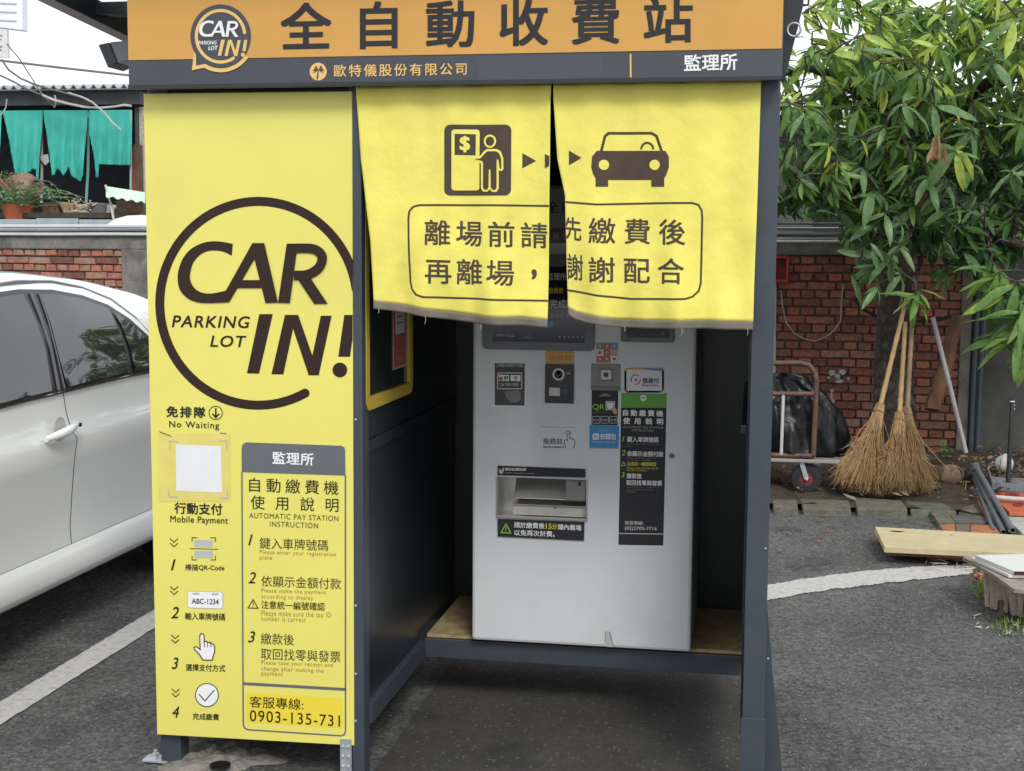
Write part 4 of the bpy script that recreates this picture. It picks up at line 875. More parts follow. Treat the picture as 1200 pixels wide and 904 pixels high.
# pebbles and grit near the camera: real little stones
g = G(); r = random.Random(5)
for i in range(7000):
    if i % 3: x, y = r.uniform(.1, 1.3), r.uniform(3.6, 7.7)
    elif i % 2: x, y = r.uniform(-3.2, -1.7), r.uniform(3.4, 6)
    elif i % 18 == 0: x, y = r.uniform(-1.05, .1), r.uniform(3.4, 5)
    else: continue
    s_ = r.uniform(.0012, .0040) * (1.9 if r.random() < .015 else 1); a = r.uniform(0, 6)
    c_, q_ = cos(a) * s_, sin(a) * s_
    g.add([(x - c_, y - q_, -.003), (x + q_, y - c_, -.003), (x + c_, y + q_, -.003), (x - q_ * .8, y + c_, -.003), (x + c_ * .2, y, s_ * .9 - .002)], [(0, 1, 4), (1, 2, 4), (2, 3, 4), (3, 0, 4)])
tag(g.obj('grit', M('grit', (.20, .195, .18), .9, .5, 60, 0)), kind='stuff')

# ================================================================ WALL ALONG THE BACK
class WallFrame: pass
WA = math.atan(-.06); we = Vector((cos(WA), sin(WA), 0)); wn = Vector((-sin(WA), cos(WA), 0)); wo = Vector((.7, 10.38, 0))   # wn points away from the camera
def WP(s, n, z): return wo + we * s + wn * n + Vector((0, 0, z))
def wbox(g, s0, s1, n0, n1, z0, z1):
    return g.hexa([WP(s0, n0, z0), WP(s1, n0, z0), WP(s1, n1, z0), WP(s0, n1, z0)], [WP(s0, n0, z1), WP(s1, n0, z1), WP(s1, n1, z1), WP(s0, n1, z1)])
wall = thing('boundary_wall', 'low boundary wall of red brick bays framed in weathered grey concrete', 'wall', tuple(WP(-2.5, .1, 0)))
ZB = 1.452
wbox(G(), -9.5, 1.06, -.02, .16, ZB, 1.548).obj('top_beam', concrete, wall, bevel=.006)
wbox(G(), -9.5, 1.06, -.03, .18, 1.5485, 1.61).obj('coping', concrete, wall, bevel=.008)
for s0, s1 in ((-5.905, -5.60), (-3.3, -3.1), (-.95, -.75), (.765, .84)):
    wbox(G(), s0, s1, -.0195, .15, 0, ZB - .001).obj('pillar', concrete, wall, bevel=.006)
wbox(G(), -9.5, .83, .014, .12, 0, ZB - .002).obj('mortar_bed', mortar, wall)
wbox(G(), .841, 3.6, .02, .17, 0, 2.2).obj('rendered_panel', concrete_d, wall)
protos = {}
for kind, L_ in (('s', .198), ('h', .094)):
    for mi in range(4):
        for v in range(2):
            r = random.Random(mi * 10 + v + (5 if kind == 'h' else 0)); g = G(); j = lambda a: r.uniform(-a, a)
            def cr(x, z): return (x + j(.0035), j(.0015), z + j(.003))
            a_, b_, c_, d_ = cr(0, 0), cr(L_, 0), cr(L_, .052), cr(0, .052)
            e = .005; inn = [(p[0] + (e if k in (0, 3) else -e), -.006 + j(.0015), p[2] + (e if k < 2 else -e)) for k, p in enumerate((a_, b_, c_, d_))]
            back = [(p[0], .03, p[2]) for p in (a_, b_, c_, d_)]
            g.add([a_, b_, c_, d_] + inn + back, [(4, 5, 6, 7), (0, 1, 5, 4), (1, 2, 6, 5), (2, 3, 7, 6), (3, 0, 4, 7), (1, 0, 8, 9), (2, 1, 9, 10), (3, 2, 10, 11), (0, 3, 11, 8)])
            me = g.mesh('brick'); me.materials.append(brick_ms[mi]); protos[(kind, mi, v)] = me
restv = {i: G() for i in range(4)}; nb = 0; r = random.Random(42)
inv = wmat(wall).inverted()
def lay(s0, s1, z0):
    global nb
    row = 0; z = z0
    while z + .052 < ZB:
        kind = 's' if row % 2 else 'h'; L_ = .198 if kind == 's' else .094; s = s0 + (.004 if kind == 's' else -.05 + r.uniform(-.01, .01)); s += r.uniform(0, .01)
        if kind == 's': s -= r.choice((0, .1))
        while s < s1 - .02:
            a, b = max(s, s0 + .002), min(s + L_, s1 - .002)
            if b - a > .02:
                mi = r.choices((0, 1, 2, 3), (5, 4.5, 1.2, .5) if s0 > -2 else (3, 2, 1.5, 4.5))[0]; vv = r.randint(0, 1); sc = (b - a) / L_
                m = Matrix.Translation(WP(a, r.uniform(-.003, .006), z + r.uniform(-.002, .002))) @ Matrix.Rotation(WA + r.uniform(-.008, .008), 4, 'Z') @ Matrix.Rotation(r.uniform(-.01, .01), 4, 'Y') @ Matrix.Diagonal((sc, 1, 1, 1))
                x, y, d = to_px(m.translation + Vector((.05, 0, .03)))
                vis = (888 < x < 1135 and z > -.02) or (-22 < x < 150 and z > .86)
                if vis and nb < 300:
                    o = bpy.data.objects.new('brick', protos[(kind, mi, vv)]); COL.objects.link(o); o.parent = wall; o.matrix_parent_inverse = Matrix(); o.matrix_basis = inv @ m; nb += 1
                else:
                    me = protos[(kind, mi, vv)]; restv[mi].add([m @ v_.co for v_ in me.vertices], [tuple(p.vertices) for p in me.polygons])
            s += L_ + .011
        z += .063; row += 1
lay(-.75, .765, .0); lay(-9.4, -5.905, .004); lay(-5.60, -3.3, .0); lay(-3.1, -.95, .0)
for i in range(4):
    if restv[i].v: tag(restv[i].obj('remaining_bricks', brick_ms[i], wall), kind='stuff')
print('bricks', nb)
# chalky paint marks on the bricks
def wallpx(px, py, off=0.):
    q_ = ray(px, py); c_ = wo + wn * off; t = (c_ - Vector((0, 0, H))).dot(wn) / Vector(q_).dot(wn); return Vector((0, 0, H)) + Vector(q_) * t
Wp = Print(lambda x, y, l_: wallpx(x, y, -.010 - l_), wall)
r = random.Random(3)
for cx, cy, rx, ry in ((975, 437, 5, 4.5), (987, 436, 5.5, 4.5), (981, 441, 5, 3), (984, 447, 6, 2.6), (971, 443, 3, 1.6), (975, 458, 3, 2), (974.5, 464, 2, 4.5), (976, 470, 3.4, 3.4), (976, 478, 3.2, 3.2), (994, 444, 1.6, 3)):
    Wp.poly([(x + r.uniform(-.8, .8), y + r.uniform(-.7, .7)) for x, y in disc(cx, cy, rx * .8, ry * .8, n=11)], M('chalk_mark', (.42, .43, .43), .9, .15, 60, 0), r.uniform(0, .001), name='paint_mark')
# conduits and cables on top and along the wall
def wire(name, label, pts, rad, mat, cat='cable', group=None, n=6):
    o = G().tube(pts, rad, n).obj(name, mat, smooth=True); return tag(o, label, cat, group)
def sag(a, b, d, n=10):
    a, b = Vector(a), Vector(b); return [a + (b - a) * (i / n) - Vector((0, 0, d * 4 * (i / n) * (1 - i / n))) for i in range(n + 1)]
wire('wall_top_pipe', 'upper pale conduit running along the coping of the wall', [WP(s, -.02, 1.640 + .004 * sin(s)) for s in [x * .5 - 9 for x in range(26)]], .014, M('pale_conduit', (.55, .57, .58), .4, .08, 9, 0), 'pipe', 'conduits on the wall top')
wire('wall_top_pipe', 'lower dark conduit running along the front rim of the coping', [WP(s, -.045, 1.606 + .006 * sin(s * 2)) for s in [x * .5 - 9 for x in range(26)]], .010, pvc, 'pipe', 'conduits on the wall top')
wire('wall_top_pipe', 'thin bright pipe clipped below the coping edge', [WP(s, -.047, 1.574 + .003 * sin(s * 3)) for s in [x * .5 - 9 for x in range(26)]], .013, M('pale_conduit', (.55, .57, .58)), 'pipe', 'conduits on the wall top')
for i, (y0_, y1_, nn, m_) in enumerate(((262, 256, -.05, wire_m), (268, 262, -.1, pvc), (275, 270, -.06, wire_m), (283, 276, -.12, M('pale_conduit', (.55, .57, .58))))):
    a, b = wallpx(905, y0_, nn), wallpx(1215, y1_, nn)
    wire('wall_cable', ['topmost dark cable', 'grey cable second from the top', 'dark cable third from the top', 'pale lowest cable'][i] + ' strung along the wall top behind the tree', sag(a, b, .015), [.008, .009, .007, .010][i], m_, group='cables along the right wall top')
wire('hanging_cable', 'thin beige cable hanging in a loop across the bricks', [wallpx(x, y, -.03) for x, y in ((915, 340), (917, 360), (921, 378), (930, 390), (943, 398), (956, 400), (968, 395), (978, 387), (985, 376), (986, 355), (988, 334))], .0045, wire_l)
hp = [wallpx(x, y, -.12) for x, y in ((1000, 348), (1010, 362), (1030, 372), (1060, 377), (1095, 376), (1130, 368), (1155, 354), (1168, 338), (1172, 318), (1163, 306))]
wire('rubber_hose', 'long black hose draped in a curve behind the tree to the wall corner', hp, .012, black, 'hose')
wire('old_red_cable', 'faded red cable sagging from the tree to the conduits', [wallpx(x, y, -.14) for x, y in ((1100, 331), (1120, 334), (1145, 336), (1160, 331), (1172, 318), (1180, 300))], .008, M('faded_red_rubber', (.22, .06, .05), .7, .2, 9, 0))
for k, (x0_, x1_, lab) in enumerate(((1151, 1136, 'left dark blue grey conduit running up the rendered wall beside the pillar'), (1159, 1143.5, 'right dark blue grey conduit running up the rendered wall beside the pillar'))):
    wire('wall_conduit', lab, [wallpx(x0_ + (x1_ - x0_) * t / 8 + .4 * sin(t), 262 + 36 * t, -.03) for t in range(9)], .017, pipe_d, 'pipe', 'conduits up the rendered wall', 10)
# red box and pale upright pipe at the kiosk edge
rb = thing('hose_box', 'small red steel box fixed on the brick wall right of the kiosk', 'box', tuple(wallpx(912, 331, -.1)))
a, b = wallpx(900, 331, -.09), wallpx(924.5, 300, -.09); s_a, s_b = (a - wo).dot(we), (b - wo).dot(we)
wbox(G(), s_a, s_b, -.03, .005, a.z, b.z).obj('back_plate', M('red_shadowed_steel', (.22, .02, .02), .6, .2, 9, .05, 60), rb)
for q0, q1, q2, q3 in ((s_a, s_b, a.z, a.z + .02), (s_a, s_b, b.z - .02, b.z), (s_b - .018, s_b, a.z + .021, b.z - .021), (s_a, s_a + .018, a.z + .021, b.z - .021)): wbox(G(), q0, q1, -.10, -.031, q2, q3).obj('box_side', redbox_m, rb, bevel=.002)
wire('upright_pole', 'pale upright pole against the bricks just right of the kiosk', [wallpx(907.5, 332, -.06), wallpx(906.5, 430, -.08), wallpx(904, 540, -.1)], .016, M('cream_paint', (.50, .48, .40), .6, .2, 9, 0), 'pole', n=10)

# ================================================================ PLANTING STRIP, KERB
g = G()
def soilf(u, v):
    x = -2.6 + 5.6 * u; y = 7.98 + 2.45 * v - .02 * 0
    return (x, y, .028 + .012 * sin(x * 9 + y * 5) * sin(y * 7) + .01 * sin(x * 23) + (.035 if .15 < v < .9 else 0) * abs(sin(x * 3.1 + v * 4)))
g.grid(soilf, 70, 30); tag(g.obj('soil_strip', soil, smooth=True), kind='structure')
kerb = bpy.data.objects.new('kerb', None); COL.objects.link(kerb); tag(kerb, kind='structure'); kerb.location = (.7, 8, 0)
r = random.Random(8)
ks = [(-3.0, -2.55), (-2.53, -2.1), (-2.08, -1.6), (-1.58, -1.15), (-1.13, -.7), (-.68, -.22), (-.2, .085), (.125, .27), (.292, .565), (.590, .875), (.895, 1.14), (1.16, 1.5), (1.52, 1.9), (1.92, 2.3)]
for i, (x0_, x1_) in enumerate(ks):
    yb_ = 7.83 + max(0, (x0_ - .1)) * .13; a = r.uniform(-.012, .012); t_ = .036 + r.uniform(-.012, .008)
    bot = [(x0_ + r.uniform(-.008, .008), yb_ + a, -.03), (x1_ + r.uniform(-.008, .008), yb_ - a, -.03), (x1_, yb_ + .27 + a, -.03), (x0_, yb_ + .27 - a, -.03)]
    top = [(p[0] + r.uniform(-.008, .008), p[1] + r.uniform(0, .03), t_ + r.uniform(-.004, .004)) for p in bot]
    o = G().hexa(bot, top).obj('kerb_stone', kerbstone, kerb, bevel=.010)
# dead leaves and crumbs on the soil
g = G(); r = random.Random(17); mats = [leaf_ms[4], soil, M('dry_leaf', (.16, .09, .045), .8, .3, 20, 0), M('grey_litter', (.22, .2, .17), .8, .3, 20, 0)]
for i in range(1500):
    x = r.uniform(.0, 2.4); y = r.uniform(8.1, 10.3); z = .055 + r.uniform(0, .05)
    if i % 3 == 0: x = r.uniform(1.3, 2.3); y = r.uniform(8.3, 10)
    s_ = r.uniform(.012, .035); a = r.uniform(0, 6.3); u = Vector((cos(a), sin(a), r.uniform(-.4, .4))) * s_; v = Vector((-sin(a), cos(a), r.uniform(-.5, .5))) * s_ * r.uniform(.25, .5); c_ = Vector((x, y, z))
    g.add([c_ - u, c_ - v + Vector((0, 0, .006)), c_ + u, c_ + v], [(0, 1, 2, 3)], r.randint(0, 3))
tag(g.obj('leaf_litter', mats), kind='stuff')
# clay pavers and grey slabs in front of the kerb at right
def slab(name, pts, z, th, mat, label, cat, group=None, bevel=.003):
    P_ = [PZ(x, y, z) for x, y in pts]; o = G().prism(P_, (0, 0, -th)).obj(name, mat, bevel=bevel); return tag(o, label, cat, group)
slab('clay_paver', [(1101, 615.6), (1119, 614), (1120, 623.6), (1107, 624)], .03, .03, redbrick, 'leftmost orange clay paver behind the pale plank', 'paver', 'pavers by the kerb')
slab('clay_paver', [(1119.8, 614), (1137, 614.6), (1136, 624.2), (1121, 623.8)], .028, .03, M('grey_paver', (.16, .12, .10), .85, .3, 14, .4, 60), 'middle dull grey brown paver behind the pale plank', 'paver', 'pavers by the kerb')
slab('clay_paver', [(1138, 614.6), (1165, 615.6), (1172, 624.6), (1137, 624.4)], .032, .03, redbrick, 'rightmost and longest orange clay paver behind the pale plank', 'paver', 'pavers by the kerb')
slab('flat_stone', [(1090, 599), (1110, 601), (1120, 612), (1100, 613)], .03, .03, kerbstone, 'small mossy stone slab between kerb and clay pavers', 'stone', 'loose slabs by the kerb')
slab('flat_stone', [(1113, 603.5), (1152, 604), (1158, 612.5), (1121, 612.5)], .028, .03, M('dark_slab', (.10, .10, .085), .9, .3, 14, .4, 60), 'dark wet stone slab between kerb and clay pavers', 'stone', 'loose slabs by the kerb')
slab('concrete_slab', [(1173, 601), (1225, 601), (1225, 613), (1182, 613)], .06, .05, M('pale_slab', (.38, .38, .36), .8, .15, 9, .2, 60), 'upper pale concrete slab at the right edge by the pipes', 'slab', 'pale slabs by the pipes', .004)
slab('concrete_slab', [(1184, 612), (1225, 612), (1225, 632), (1200, 627)], .05, .05, M('pale_slab2', (.44, .44, .42), .8, .15, 9, .2, 60), 'lower pale concrete slab at the right edge by the pipes', 'slab', 'pale slabs by the pipes', .004)
# ================================================================ FOREGROUND BOARDS
yp = [PZ(*p, .085) for p in ((1025.4, 617.4), (1200, 627.4), (1290, 632.5), (1290, 653), (1200, 648.8), (1036.5, 641))]
pl = G().prism([yp[0], yp[2], yp[3], yp[5]], (0, 0, -.028)).obj('timber_plank', plank_m, bevel=.002); tag(pl, 'pale yellow timber plank lying flat on the asphalt at right', 'plank')
k_ = PZ(1051, 623, .0856); g = G(); g.add([(k_.x + .035 * cos(a) * (1 + .3 * sin(3 * a)), k_.y + .018 * sin(a), .0856) for a in [i * pi / 7 for i in range(14)]], [tuple(range(14))]); g.obj('knot', black, pl)
k_ = PZ(1115, 627, .0856); g = G(); g.lathe([(.008, 0), (0, .001)], (k_.x, k_.y, .0856), n=10); g.obj('nail_hole', black, pl)
rp_ = [PZ(*p, .054) for p in ((1028, 622), (1139, 640), (1290, 640), (1290, 656), (1139, 652), (1041, 644.2))]
o = G().prism([rp_[0], rp_[2], rp_[3], rp_[5]], (0, 0, -.03)).obj('timber_plank', plank_r, bevel=.002); tag(o, 'reddish brown plank half hidden beneath the pale plank', 'plank')
G().prism([PZ(*p, .022) for p in ((1060, 634), (1085, 636), (1083, 642), (1058, 640))], (0, 0, -.022)).obj('plank_rest', plank_r, o)
G().prism([PZ(*p, .022) for p in ((1230, 640), (1260, 641), (1258, 650), (1228, 649))], (0, 0, -.022)).obj('plank_rest', plank_r, o)
# boards on the splintered stump
zt = .215
def bd(name, pts, z, th, mat, label): return tag(G().prism([PZ(*p, z) for p in pts], (0, 0, -th)).obj(name, mat, bevel=.001), label, 'board', 'boards stacked at the right edge')
b1 = bd('white_board', [(1142.7, 650.6), (1240, 648.6), (1300, 652), (1300, 671), (1240, 669.6), (1188, 669.4)], zt, .016, white_board, 'top white board with a dark edge on the stump at the right edge')
a, b = PZ(1188, 669.4, zt), PZ(1300, 671, zt); G().prism([a + Vector((.001, -.0015, -.001)), b + Vector((0, -.0015, -.001)), b + Vector((0, -.0015, -.016)), a + Vector((.001, -.0015, -.016))], (0, .001, 0)).obj('dark_edge', M('burgundy_edge', (.05, .015, .018), .5, .2, 9, 0), b1)
bd('white_board', [(1138, 653.5), (1200, 650), (1300, 653), (1300, 676), (1236, 674.6), (1182, 673.8)], zt - .018, .012, white_board, 'second white board showing just below the top one')
bd('grey_board', [(1128, 652.5), (1170, 650), (1300, 660), (1300, 695), (1200, 691.5), (1188, 690.4), (1163.7, 672.7)], zt - .034, .016, M('weathered_ply', (.27, .24, .20), .85, .3, 20, .3, 60), 'weathered grey plywood board under the white boards')
stump = thing('splintered_stump', 'broken pale wooden stump with vertical splinters carrying the boards', 'stump', tuple(PZ(1175, 718)))
ca, cb_ = PZ(1157, 711, 0), PZ(1200, 724, 0); ax_ = (cb_ - ca); r = random.Random(9)
G().hexa([ca + Vector((.01, .02, 0)), ca + ax_ * 2.2 + Vector((0, .02, 0)), ca + ax_ * 2.2 + Vector((.05, .35, 0)), ca + Vector((.05, .38, 0))], [ca + Vector((.01, .03, .150)), ca + ax_ * 2.2 + Vector((0, .03, .150)), ca + ax_ * 2.2 + Vector((.05, .35, .150)), ca + Vector((.05, .38, .150))]).obj('core_block', wood_grey, stump)
for i in range(22):
    t = i / 10 + r.uniform(-.02, .02); c_ = ca + ax_ * t; w_ = r.uniform(.008, .02); th_ = r.uniform(.006, .02); zb3 = r.choice((0, .0, .02, .045, .07)); lean = r.uniform(-.02, .02); zt3 = .160 + r.uniform(-.012, .016)
    G().hexa([c_ + Vector((-w_ * .4, -th_, zb3)), c_ + Vector((w_ * .4, -th_, zb3)), c_ + Vector((w_ * .5, .02, zb3)), c_ + Vector((-w_ * .5, .02, zb3))], [c_ + Vector((lean - w_, -th_ * .7 + .004, zt3)), c_ + Vector((lean + w_, -th_ * .7 + .004, zt3)), c_ + Vector((lean + w_, .025, zt3)), c_ + Vector((lean - w_, .025, zt3))]).obj('splinter', wood_grey, stump)
G().bar(PZ(1172, 725, .0), PZ(1176, 702, .05), .012, .01).obj('splinter', cutwood, stump)
# twigs, grass tuft, crumbs by the end of the painted line
tw = G(); r = random.Random(21)
for i in range(26):
    x, y = r.uniform(1085, 1150), r.uniform(655, 668); a = PZ(x, y, .008); d_ = r.uniform(0, 6.3); l_ = r.uniform(.02, .09)
    tw.tube([a, a + Vector((cos(d_) * l_, sin(d_) * l_, r.uniform(0, .012)))], r.uniform(.001, .003), 4)
for i in range(30):
    x, y = r.uniform(1140, 1200), r.uniform(690, 745); a = PZ(x, y, .006); d_ = r.uniform(0, 6.3); l_ = r.uniform(.01, .04)
    tw.tube([a, a + Vector((cos(d_) * l_, sin(d_) * l_, r.uniform(0, .01)))], r.uniform(.001, .003), 4)
tag(tw.obj('wood_debris', wood_grey), kind='stuff')
gr = G(); r = random.Random(22)
for i in range(300):
    x, y = (r.gauss(1151, 5), r.gauss(692, 5)) if i % 5 < 3 else (r.gauss(1185, 14), r.gauss(737, 7)); a = PZ(x, y, 0); d_ = r.uniform(0, 6.3); h_ = r.uniform(.008, .032); w_ = Vector((cos(d_ + 1.5), sin(d_ + 1.5), 0)) * .0022; tp = a + Vector((cos(d_) * h_ * .5, sin(d_) * h_ * .5, h_))
    gr.add([a - w_, a + w_, (a + tp) / 2 + w_ * .8 + Vector((0, 0, h_ * .12)), (a + tp) / 2 - w_ * .8 + Vector((0, 0, h_ * .12)), tp], [(0, 1, 2, 3), (3, 2, 4)], i % 2)
tag(gr.obj('grass_tufts', [leaf_ms[0], leaf_ms[2]]), kind='stuff')
cr_ = G(); r = random.Random(31)
for i in range(40):
    p = PZ(r.gauss(1150, 5), r.gauss(677, 4), .0); s_ = r.uniform(.008, .022); cr_.add([p + Vector((r.uniform(-1, 1), r.uniform(-1, 1), r.uniform(0, 1))) * s_ for _ in range(4)], [(0, 1, 2), (0, 2, 3), (0, 3, 1), (1, 2, 3)])
tag(cr_.obj('rusty_crumbs', M('orange_rot', (.38, .17, .06), .9, .3, 20, 0)), kind='stuff')

# ================================================================ CAR
car = thing('parked_car', 'white sedan with tinted windows parked left of the kiosk', 'car', (-3.45, 4.9, 0))
CX = -3.452; HW = .895
def zbelt(y): return interp([(2.3, .66), (3.2, .90), (3.9, .935), (4.35, .95), (5.5, .985), (6.2, 1.00), (6.9, .98), (7.1, .9)], y)
def zroof(y): return max(zbelt(y) + .004, interp([(2.3, .70), (2.6, .82), (3.55, .965), (3.9, 1.15), (4.3, 1.345), (4.7, 1.395), (5.2, 1.405), (5.6, 1.375), (5.95, 1.31), (6.3, 1.19), (6.55, 1.075), (6.75, 1.03), (7.0, 1.00), (7.1, .92)], y))
def wid(y): return interp([(2.3, .72), (2.45, .84), (2.8, .97), (3.2, 1.), (6.2, 1.), (6.7, .97), (6.95, .90), (7.1, .78)], y)
def section(y):
    w = HW * wid(y); zb_, zr_ = zbelt(y), zroof(y); k = min(1, (zr_ - zb_) / .40)
    low = [(-.045, .205), (-.012, .225), (.0, .26), (-.006, .315), (-.032, .350), (-.036, .42), (-.024, .55), (-.010, .68), (.004, .765), (-.020, .795), (-.038, .86), (-.046, .915)]
    P_ = [(w + dx, z) for dx, z in low]
    P_ = [(x, min(z, zb_ - .02 - .002 * (11 - i))) for i, (x, z) in enumerate(P_)]
    for ay in (3.25, 6.10):                                    # wheel arches
        d = abs(y - ay)
        if d < .36:
            za = .315 + sqrt(.36 ** 2 - d * d); P_ = [(x + (.006 if z < za else 0), max(z, za + .0006 * i)) for i, (x, z) in enumerate(P_)]
    ro = w - .055 - .235 * k
    top = [(w - .052, zb_), (w - .066, zb_ + .012 * k + .001), (w - .066 + (ro - w + .066) * .5 + .012 * k, zb_ + (zr_ - zb_) * .47), (ro + .012, zr_ - .075 * k), (ro - .01, zr_ - .052 * k), (ro - .05, zr_ - .03 * k), (ro - .16, zr_ - .012 * k), (ro * .4, zr_ - .001), (0, zr_)]
    return P_ + top
ys = [2.3, 2.34, 2.4, 2.5, 2.65, 2.8] + [2.89 + .04 * i for i in range(19)] + [3.7, 3.76, 3.766, 3.9, 4.05, 4.2, 4.3, 4.4, 4.5, 4.6, 4.7, 4.78, 4.853, 4.859, 4.95, 5.05, 5.15, 5.25, 5.35, 5.45, 5.55, 5.65] + [5.74 + .04 * i for i in range(19)] + [6.52, 6.6, 6.7, 6.8, 6.9, 7.0, 7.06, 7.1]
secs = [section(y) for y in ys]; NS = len(secs[0])
body = G(); d1 = G(); d2 = G()
for side_ in (1, -1):
    vs = [(CX + side_ * x, y, z) for y, sc_ in zip(ys, secs) for x, z in sc_]
    fb = []; f1 = []; f2 = []
    for i in range(len(ys) - 1):
        for j in range(NS - 1):
            q_ = (i * NS + j, i * NS + j + 1, (i + 1) * NS + j + 1, (i + 1) * NS + j)
            y_ = (ys[i] + ys[i + 1]) / 2; isd = 4 <= j <= 11
            gap = isd and (abs(y_ - 4.856) < .004 or abs(y_ - 3.763) < .004)
            if gap: continue
            (f1 if (isd and 3.766 < y_ < 4.85) else f2 if (isd and 4.86 < y_ < 5.74) else fb).append(q_)
    for G_, f_ in ((body, fb), (d1, f1), (d2, f2)): G_.add(vs, f_)
    if side_ == 1: sided = (f1, f2, vs)
def finish(G_, name, mat, parent):
    me = G_.mesh(name, False); bm = bmesh.new(); bm.from_mesh(me); bmesh.ops.delete(bm, geom=[v for v in bm.verts if not v.link_faces], context='VERTS'); bmesh.ops.remove_doubles(bm, verts=bm.verts, dist=1e-4)
    bmesh.ops.recalc_face_normals(bm, faces=bm.faces); bm.to_mesh(me); bm.free(); o = link(name, me, mat, parent); me.polygons.foreach_set('use_smooth', [True] * len(me.polygons)); me.set_sharp_from_angle(angle=radians(50)); return o
finish(body, 'body', carpaint, car)
for nm, f_ in (('door', sided[0]), ('door', sided[1])):
    G_ = G(); G_.add(sided[2], f_); dd = finish(G_, nm, carpaint, car)
    if f_ is sided[0]: front_door = dd
    else: rear_door = dd
G_ = G(); k = len(sided[2])
for f_ in (sided[0], sided[1]): G_.add([(2 * CX - x, y, z) for x, y, z in sided[2]], f_)
finish(G_, 'far_side_doors', carpaint, car)
# dark inner shell so the gaps read dark, floor pan, bumper ends
G().box((CX - .80, 2.5, .24), (CX + .80, 6.9, .30)).obj('floor_pan', black, car)
G().box((CX - .845, 3.70, .30), (CX + .845, 5.72, .89)).obj('inner_shell', black, car)
for y_, s_ in ((2.3, section(2.3)), (7.1, section(7.1))):
    G().add([(CX + x, y_, z) for x, z in s_] + [(CX - x, y_, z) for x, z in s_[::-1]], [tuple(range(2 * NS))]).obj('bumper_face', carpaint, car)
for ay in (3.25, 6.10):
    for sd in (1, -1):
        c_ = (CX + sd * .66, ay, .315); wh = G().lathe([(.20, 0), (.30, .0), (.315, .02), (.315, .18), (.295, .205), (.235, .21), (.20, .20), (.20, 0)], c_, axis=(sd, 0, 0), n=40).obj('wheel', tyre, car, smooth=True)
        g = G(); g.lathe([(.23, .205), (.225, .16), (.05, .18), (0, .185)], c_, axis=(sd, 0, 0), n=30); g.obj('rim', M('rim_shadow', (.05, .05, .05), .4, .1, 9, 0), wh)
        for a in range(5):
            t = 2 * pi * a / 5; G().bar(Vector(c_) + Vector((sd * .195, 0, 0)), Vector(c_) + Vector((sd * .20, cos(t) * .225, sin(t) * .225)), .05, .02, up=(1, 0, 0)).obj('spoke', rim_m, wh)
        G().box((CX + sd * .45 - .16, ay - .34, .26), (CX + sd * .45 + .16, ay + .34, .66)).obj('wheel_well', black, car)
# side windows: panes lying on the slanting side of the cabin, black trim round them
def cabin_x(y, z):
    s_ = section(y)[11:17]; xs_ = [(z2, x2) for x2, z2 in s_]
    return CX + interp(xs_, z)
def on_cabin(px, py, off):
    p = PX(px, py, -2.65)
    for _ in range(6): p = PX(px, py, cabin_x(p.y, min(max(p.z, .93), 1.40)))
    return p + Vector((off, 0, off * .5))
def pane(name, px, mat, off, th=.004, parent=car):
    # subdivide the outline so it hugs the curved side
    bm = bmesh.new(); bm.faces.new([bm.verts.new((x, y, 0)) for x, y in px])
    xs_ = [p[0] for p in px]; k = min(xs_) + 6
    while k < max(xs_): bmesh.ops.bisect_plane(bm, geom=bm.verts[:] + bm.edges[:] + bm.faces[:], plane_co=(k, 0, 0), plane_no=(1, 0, 0)); k += 9
    ys_ = [p[1] for p in px]; k = min(ys_) + 9
    while k < max(ys_): bmesh.ops.bisect_plane(bm, geom=bm.verts[:] + bm.edges[:] + bm.faces[:], plane_co=(0, k, 0), plane_no=(0, 1, 0)); k += 11
    for v in bm.verts: v.co = on_cabin(v.co.x, v.co.y, off)
    me = bpy.data.meshes.new(name); bm.to_mesh(me); bm.free(); o = link(name, me, mat, parent)
    me.polygons.foreach_set('use_smooth', [True] * len(me.polygons)); return o
pane('window_trim', [(-95, 410), (-60, 365), (-20, 346), (20, 340), (60, 340.5), (95, 347), (125, 358), (150, 374), (172, 394), (190, 415), (198, 428), (172, 436), (150, 440), (100, 452), (60, 462), (30, 469), (0, 477), (-60, 490), (-100, 498)], blacktrim, .006)
pane('window', [(-90, 412), (-56, 370), (-18, 352), (24, 346.5), (37, 372), (50, 410), (58, 460), (30, 466.5), (0, 474), (-60, 487), (-95, 494)], glass_m, .012, parent=front_door)
pane('window', [(44, 346.5), (62, 346.5), (94, 352), (124, 363), (133, 380), (143, 408), (149, 437.5), (100, 449), (76, 455.5), (66, 420), (56, 380)], glass_m, .012, parent=rear_door)
pane('window', [(130, 366), (150, 380), (168, 397), (186, 417), (190, 427), (172, 433), (156, 436.5), (150, 412), (141, 386)], glass_m, .012)
# chrome strips; pillar sheen laid on as paler painted strips
def strip_on(px, w_, mat, off, name, parent=car):
    g = G(); pts = [on_cabin(x, y, off) for x, y in px]; g.tube(pts, w_, 6); o = g.obj(name, mat, parent, smooth=True); return o
strip_on([(-100, 499), (-60, 491), (0, 478.5), (30, 470.5), (60, 463.5), (100, 453.5), (150, 441.5), (172, 437.5), (196, 431)], .0065, chrome, .004, 'belt_strip')
strip_on([(33, 345), (44, 372), (57, 412), (66, 459)], .006, M('pillar_sheen', (.10, .10, .105), .2, .05, 9, 0), .010, 'pillar_sheen_strip')
strip_on([(43, 345), (54, 378), (64, 418), (73, 457)], .0035, M('pillar_sheen', (.10, .10, .105)), .010, 'pillar_sheen_strip')
strip_on([(-60, 350), (-20, 336), (20, 330), (60, 330), (95, 337), (130, 351), (158, 372), (182, 398), (200, 420)], .008, M('roof_moulding', (.25, .26, .26), .3, .05, 9, 0), -.002, 'roof_moulding')
